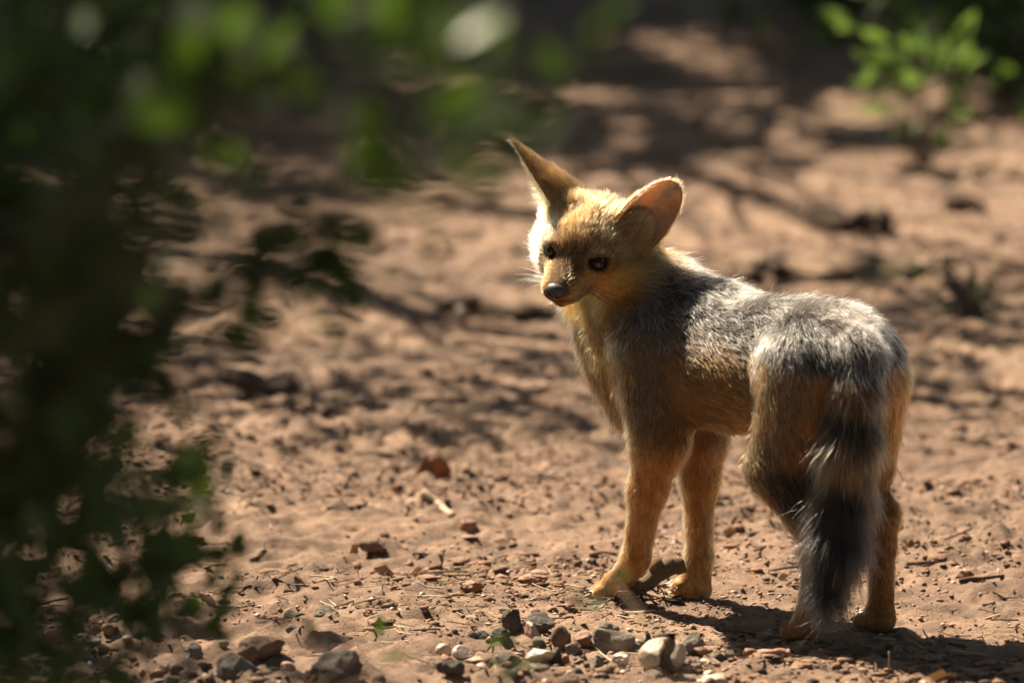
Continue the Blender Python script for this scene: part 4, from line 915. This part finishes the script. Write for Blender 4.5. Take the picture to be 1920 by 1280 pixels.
stick('bark_piece', 'dark bark piece lying far behind at the right edge', [gp(1785, 402, .01), gp(1815, 398, .014), gp(1840, 404, .008)], 0.016, 0.012, DARKWOOD, 0.3, 10, 10, 'bark')
rc = gp(1438, 530, 0.026); a = np.linspace(-0.4, 3.7, 22)
stick('curled_root', 'curled dark root forming a ring behind the fox', [rc + np.array([math.cos(t) * 0.015, 0.02 * math.sin(t), math.sin(t) * 0.010 - 0.014]) for t in a], 0.010, 0.009, DARKWOOD, 0.25, 24, 8, 'root')
stick('stick', 'thin dark stick running right from the curled root', [gp(1480, 520, .005), gp(1530, 525, .006), gp(1600, 522, .004)], 0.005, 0.003, DARKWOOD, 0.2)
stick('stick', 'forked dark stub on the sand far left of the fox', [gp(612, 782, .003), gp(588, 770, .012), gp(572, 745, .030)], 0.006, 0.004, DARKWOOD, 0.2)
stick('stick', 'dark reddish stick half buried at the left, behind the shrub', [gp(420, 718, .008), gp(480, 735, .010), gp(548, 742, .008)], 0.012, 0.010, DARKWOOD, 0.25)
stick('stick', 'thin dark twig lying in the fox shadow', [gp(1350, 1184, .002), gp(1385, 1188, .003), gp(1416, 1193, .002)], 0.0016, 0.0008, DARKWOOD, 0.2)
stick('seed_pod', 'knobbly brown seed pod on the ground below the fox shadow', [gp(1392, 1232, .003), gp(1420, 1231, .004), gp(1450, 1233, .004), gp(1482, 1231, .003)], 0.0040, 0.0042, STONE['rust'], 0.35, 18, 8, 'pod')
stick('stick', 'thin brown twig with a dry leaf right of the hind paws', [gp(1798, 1092, .002), gp(1850, 1088, .003), gp(1905, 1080, .003)], 0.0022, 0.0012, DARKWOOD, 0.2)
stick('stick', 'dark thin twig lying on the right behind the hind leg', [gp(1700, 1060, .002), gp(1730, 1061, .003), gp(1760, 1058, .002)], 0.0020, 0.0012, DARKWOOD, 0.2)
stick('dry_stalk', 'single pale dry stalk standing at the bottom right', [gp(1665, 1268), gp(1665, 1268) + np.array([.001, 0, .012]), gp(1665, 1268) + np.array([.0005, 0, .022])], 0.0009, 0.0006, PALEWOOD, 0.1, 6, 6, 'stalk')
stick('dry_stalk', 'single thin dark stalk standing on the bright sand left of the fox', [gp(827, 1072), gp(827, 1072) + np.array([.001, 0, .012]), gp(827, 1072) + np.array([.004, 0, .022])], 0.0011, 0.0006, DARKWOOD, 0.1, 6, 6, 'stalk')
def dead_leaf(label, px, py, w, h, seed, lean=0.25, yaw=0.0):
    p = pick(px, py); k = dist_k(p); r_ = np.random.default_rng(seed); n = 14
    u, v_ = np.meshgrid(np.linspace(-1, 1, n), np.linspace(0, 1, n), indexing='ij')
    wd = (0.62 + 0.38 * np.sin(v_ * math.pi * 0.9 + 0.3)) * (1 + 0.10 * vnoise(np.c_[v_.ravel() * 6, u.ravel() * 0 + seed, v_.ravel() * 0], 3).reshape(n, n))
    X = u * w * k * 0.5 * wd; hh = h * k * (1 + 0.12 * vnoise(np.c_[u.ravel() * 4, u.ravel() * 0 + seed, v_.ravel() * 0], 5).reshape(n, n) - 0.22 * np.abs(u) ** 3 - 0.10 * np.exp(-(u / 0.2) ** 2)); Z = v_ * hh
    Y = lean * Z + 0.35 * w * k * (u ** 2) * 0.5 + 0.10 * w * k * vnoise(np.c_[u.ravel() * 2.5, v_.ravel() * 2.5, u.ravel() * 0 + seed], 8).reshape(n, n)
    V_ = np.stack([X, Y, Z - 0.003], -1).reshape(-1, 3); V2 = V_ + np.array([0, 0.0007, 0]); i, j = np.meshgrid(np.arange(n - 1), np.arange(n - 1), indexing='ij'); a = (i * n + j).ravel()
    q = np.stack([a, a + n, a + n + 1, a + 1], 1); N_ = n * n
    rimi = np.concatenate([np.arange(n - 1) * n, ((n - 1) * n + np.arange(n - 1)), (np.arange(n - 1, 0, -1) * n + n - 1), np.arange(n - 1, 0, -1)]); r2 = np.roll(rimi, -1)
    V_, q = np.concatenate([V_, V2]), np.concatenate([q, (q + N_)[:, ::-1], np.stack([rimi, rimi + N_, r2 + N_, r2], 1)])
    o = obj('dead_leaf', mesh('dead_leaf', V_, q, DRY)); o.location = tuple(p); o.rotation_euler = (0, 0, yaw); tag(o, label, 'leaf')
dead_leaf('curled reddish dead leaf standing upright on the sand left of the fox', 812, 900, 68, 48, 3)
dead_leaf('narrow orange dead leaf standing right of the hind leg', 1691, 1012, 18, 44, 5, 0.1, 0.6)
dead_leaf('small dark dry leaf on the twig at the right', 1815, 1086, 40, 22, 8, 0.5, 0.3)
dead_leaf('dry brown leaf scrap right of the narrow orange leaf', 1704, 1026, 16, 20, 9, 0.3, -0.5)
dead_leaf('orange leaf scrap beside the stalk on the bright sand', 862, 1064, 28, 10, 12, 0.9, 0.4)
dead_leaf('tiny orange leaf scrap lying on the right', 1824, 1048, 12, 5, 13, 1.0, 0.2)

# --- what nobody could count: grit, clods, straw and leaf crumbs
def scatter_mass(name, n, smin_, smax, sub, mats, region, dens=None, flatten=0.6, seed=5, power=2.2):
    r_ = np.random.default_rng(seed); x = r_.uniform(region[0], region[1], n * 3); y = region[2] + (region[3] - region[2]) * r_.random(n * 3) ** 1.3
    p3 = np.c_[x, y, np.zeros(n * 3)]; keep = r_.random(n * 3) < sstep(-0.35, 0.75, fbm(p3 * 4.5, 3, seed + 3) + (dens(x, y) if dens else 0)); x, y = x[keep][:n], y[keep][:n]; n = len(x)
    s = smin_ + (smax - smin_) * r_.random(n) ** power; z = ground_h(x, y) + s * 0.15
    var = [rock_verts(sub, seed * 31 + k, 0.2, 5) for k in range(8)]; V_, F_, o = [], [], 0; mi = []
    nv = len(var[0][0]); fv = var[0][1]
    VV = np.zeros((n, nv, 3)); pickv = r_.integers(0, 8, n); ang = r_.random(n) * 6.283
    for k in range(8):
        idx = np.where(pickv == k)[0]; v = var[k][0]; ca, sa = np.cos(ang[idx]), np.sin(ang[idx])
        sc = np.stack([r_.uniform(.7, 1.3, len(idx)), r_.uniform(.7, 1.3, len(idx)), r_.uniform(.4, .9, len(idx)) * flatten * 1.4], 1)
        w_ = v[None] * sc[:, None]; VV[idx] = np.stack([w_[..., 0] * ca[:, None] - w_[..., 1] * sa[:, None], w_[..., 0] * sa[:, None] + w_[..., 1] * ca[:, None], w_[..., 2]], -1)
    VV = VV * s[:, None, None] + np.stack([x, y, z], 1)[:, None]
    F_ = (fv[None] + (np.arange(n) * nv)[:, None, None]).reshape(-1, 3)
    me_ = mesh(name, VV.reshape(-1, 3), F_, None)
    for m in mats: me_.materials.append(m)
    me_.polygons.foreach_set('material_index', np.repeat(r_.integers(0, len(mats), n), len(fv)).astype(np.int32))
    return me_
MICA = flat_mat('mica grain', (.5, .46, .42), (.7, .66, .6), 200, 0.12, 0, None, 0.8)
SOILBIT = flat_mat('soil clod', (.15, .080, .048), (.33, .19, .12), 120, 0.85, 0.8, 400)
LOWL = lambda x, y: 1.1 * sstep(0.15, -0.25, y) * sstep(0.22, 0.0, x) + 0.25
tag(obj('grit', scatter_mass('grit', 26000, .0007, .0036, 1, [SOILBIT, STONE['brown'], SOILBIT, STONE['rust'], STONE['cream'], STONE['grey'], SOILBIT] * 5 + [MICA], (-0.75, 0.75, -0.6, 1.5), None, .7, 5)), 'fine grit and soil crumbs scattered over the sand', 'grit', kind='stuff')
tag(obj('gravel', scatter_mass('gravel', 1900, .0022, .0075, 2, [STONE['grey'], STONE['brown'], STONE['green'], STONE['brown'], STONE['rust'], STONE['pink'], STONE['black']], (-0.7, 0.19, -0.6, 0.0), lambda x, y: 0.9 * sstep(0.0, -0.2, y) - 0.55, .75, 9)), 'small mixed gravel along the lower left', 'gravel', kind='stuff')
tag(obj('soil_crust', scatter_mass('soil_crust', 8000, .002, .0085, 1, [SOILBIT, SOILBIT, DARKWOOD, STONE['brown'], SOILBIT], (-0.75, 0.75, -0.55, 1.6), lambda x, y: -0.05, .38, 17, 2.4)), 'thin broken soil crust and dark crumbs on the sand', 'soil', kind='stuff')
tag(obj('clods', scatter_mass('clods', 3600, .002, .010, 2, [SOILBIT, SOILBIT, STONE['brown'], STONE['rust']], (-1.1, 1.1, -0.3, 5.0), lambda x, y: -0.1, .45, 13, 3.0)), 'low crumbling clods of red soil across the clearing', 'soil', kind='stuff')
def litter(name, n, region, L0, L1, r, mats, seed, curve=0.25):
    r_ = np.random.default_rng(seed); x = r_.uniform(region[0], region[1], n * 3); y = region[2] + (region[3] - region[2]) * r_.random(n * 3) ** 1.4
    keep = r_.random(n * 3) < sstep(-0.1, 0.7, fbm(np.c_[x, y, x * 0] * np.array([3.5, 5, 1]), 3, seed)); x, y = x[keep][:n], y[keep][:n]; n = len(x)
    L = L0 + (L1 - L0) * r_.random(n) ** 2.5; a = r_.random(n) * 6.283; tl = r_.normal(0, 0.12, n); k = 5; t = np.linspace(-0.5, 0.5, k)
    cv = r_.normal(0, curve, n); px = x[:, None] + L[:, None] * (t * np.cos(a)[:, None] - cv[:, None] * (t * t) * np.sin(a)[:, None]); py = y[:, None] + L[:, None] * (t * np.sin(a)[:, None] + cv[:, None] * (t * t) * np.cos(a)[:, None])
    gz = ground_h(x, y); pz = np.maximum(gz[:, None] + 0.0012 + L[:, None] * (t + 0.5) * np.abs(tl)[:, None], ground_h(px, py) + 0.0005)
    P = np.stack([px, py, pz], -1); rr = r * (0.5 + r_.random(n)) * (0.6 + L / L1); off = np.array([[0, 0, 1], [0.87, 0, -0.5], [-0.87, 0, -0.5]])
    sdv = np.stack([-np.sin(a), np.cos(a), 0 * a], 1); V_ = P[:, :, None] + rr[:, None, None, None] * (off[None, None, :, 0:1] * sdv[:, None, None] + off[None, None, :, 2:3] * UP)
    i, j = np.meshgrid(np.arange(k - 1), np.arange(3), indexing='ij'); j2 = (j + 1) % 3; q = np.stack([i * 3 + j, i * 3 + j2, i * 3 + 3 + j2, i * 3 + 3 + j], -1).reshape(-1, 4)
    me_ = mesh(name, V_.reshape(-1, 3), (q[None] + (np.arange(n) * k * 3)[:, None, None]).reshape(-1, 4), None)
    for m in mats: me_.materials.append(m)
    me_.polygons.foreach_set('material_index', np.repeat(r_.integers(0, len(mats), n), len(q)).astype(np.int32)); return me_
tag(obj('straw', litter('straw', 5200, (-0.8, 0.8, -0.55, 2.2), .004, .034, .0006, [PALEWOOD, TWIG, DARKWOOD, TWIG], 21)), 'dry straw and thin stalks strewn over the sand', 'straw', kind='stuff')
tag(obj('twig_litter', litter('twig_litter', 620, (-1.2, 1.2, 0.2, 5.0), .015, .10, .0014, [DARKWOOD, TWIG, DARKWOOD], 27, 0.4)), 'broken dark twigs littering the ground behind the fox', 'litter', kind='stuff')
r_ = np.random.default_rng(33); nl = 2600; lx = r_.uniform(-1.1, 1.1, nl); ly = -0.5 + 5.3 * r_.random(nl) ** 1.6; kp = fbm(np.c_[lx, ly, lx * 0] * 3, 3, 91) > -0.05; lx, ly = lx[kp], ly[kp]
lc = np.stack([lx, ly, ground_h(lx, ly) + 0.002], 1); ld = r_.normal(0, 1, (len(lx), 3)) * np.array([1, 1, 0.25]); lv, lq = leaf_mass(lc, ld, 0.006 + 0.020 * r_.random(len(lx)) ** 2.5, SMALL)
tag(obj('leaf_litter', mesh('leaf_litter', lv, lq, CRUMB)), 'crumbled brown leaf litter scattered on the ground', 'litter', kind='stuff')
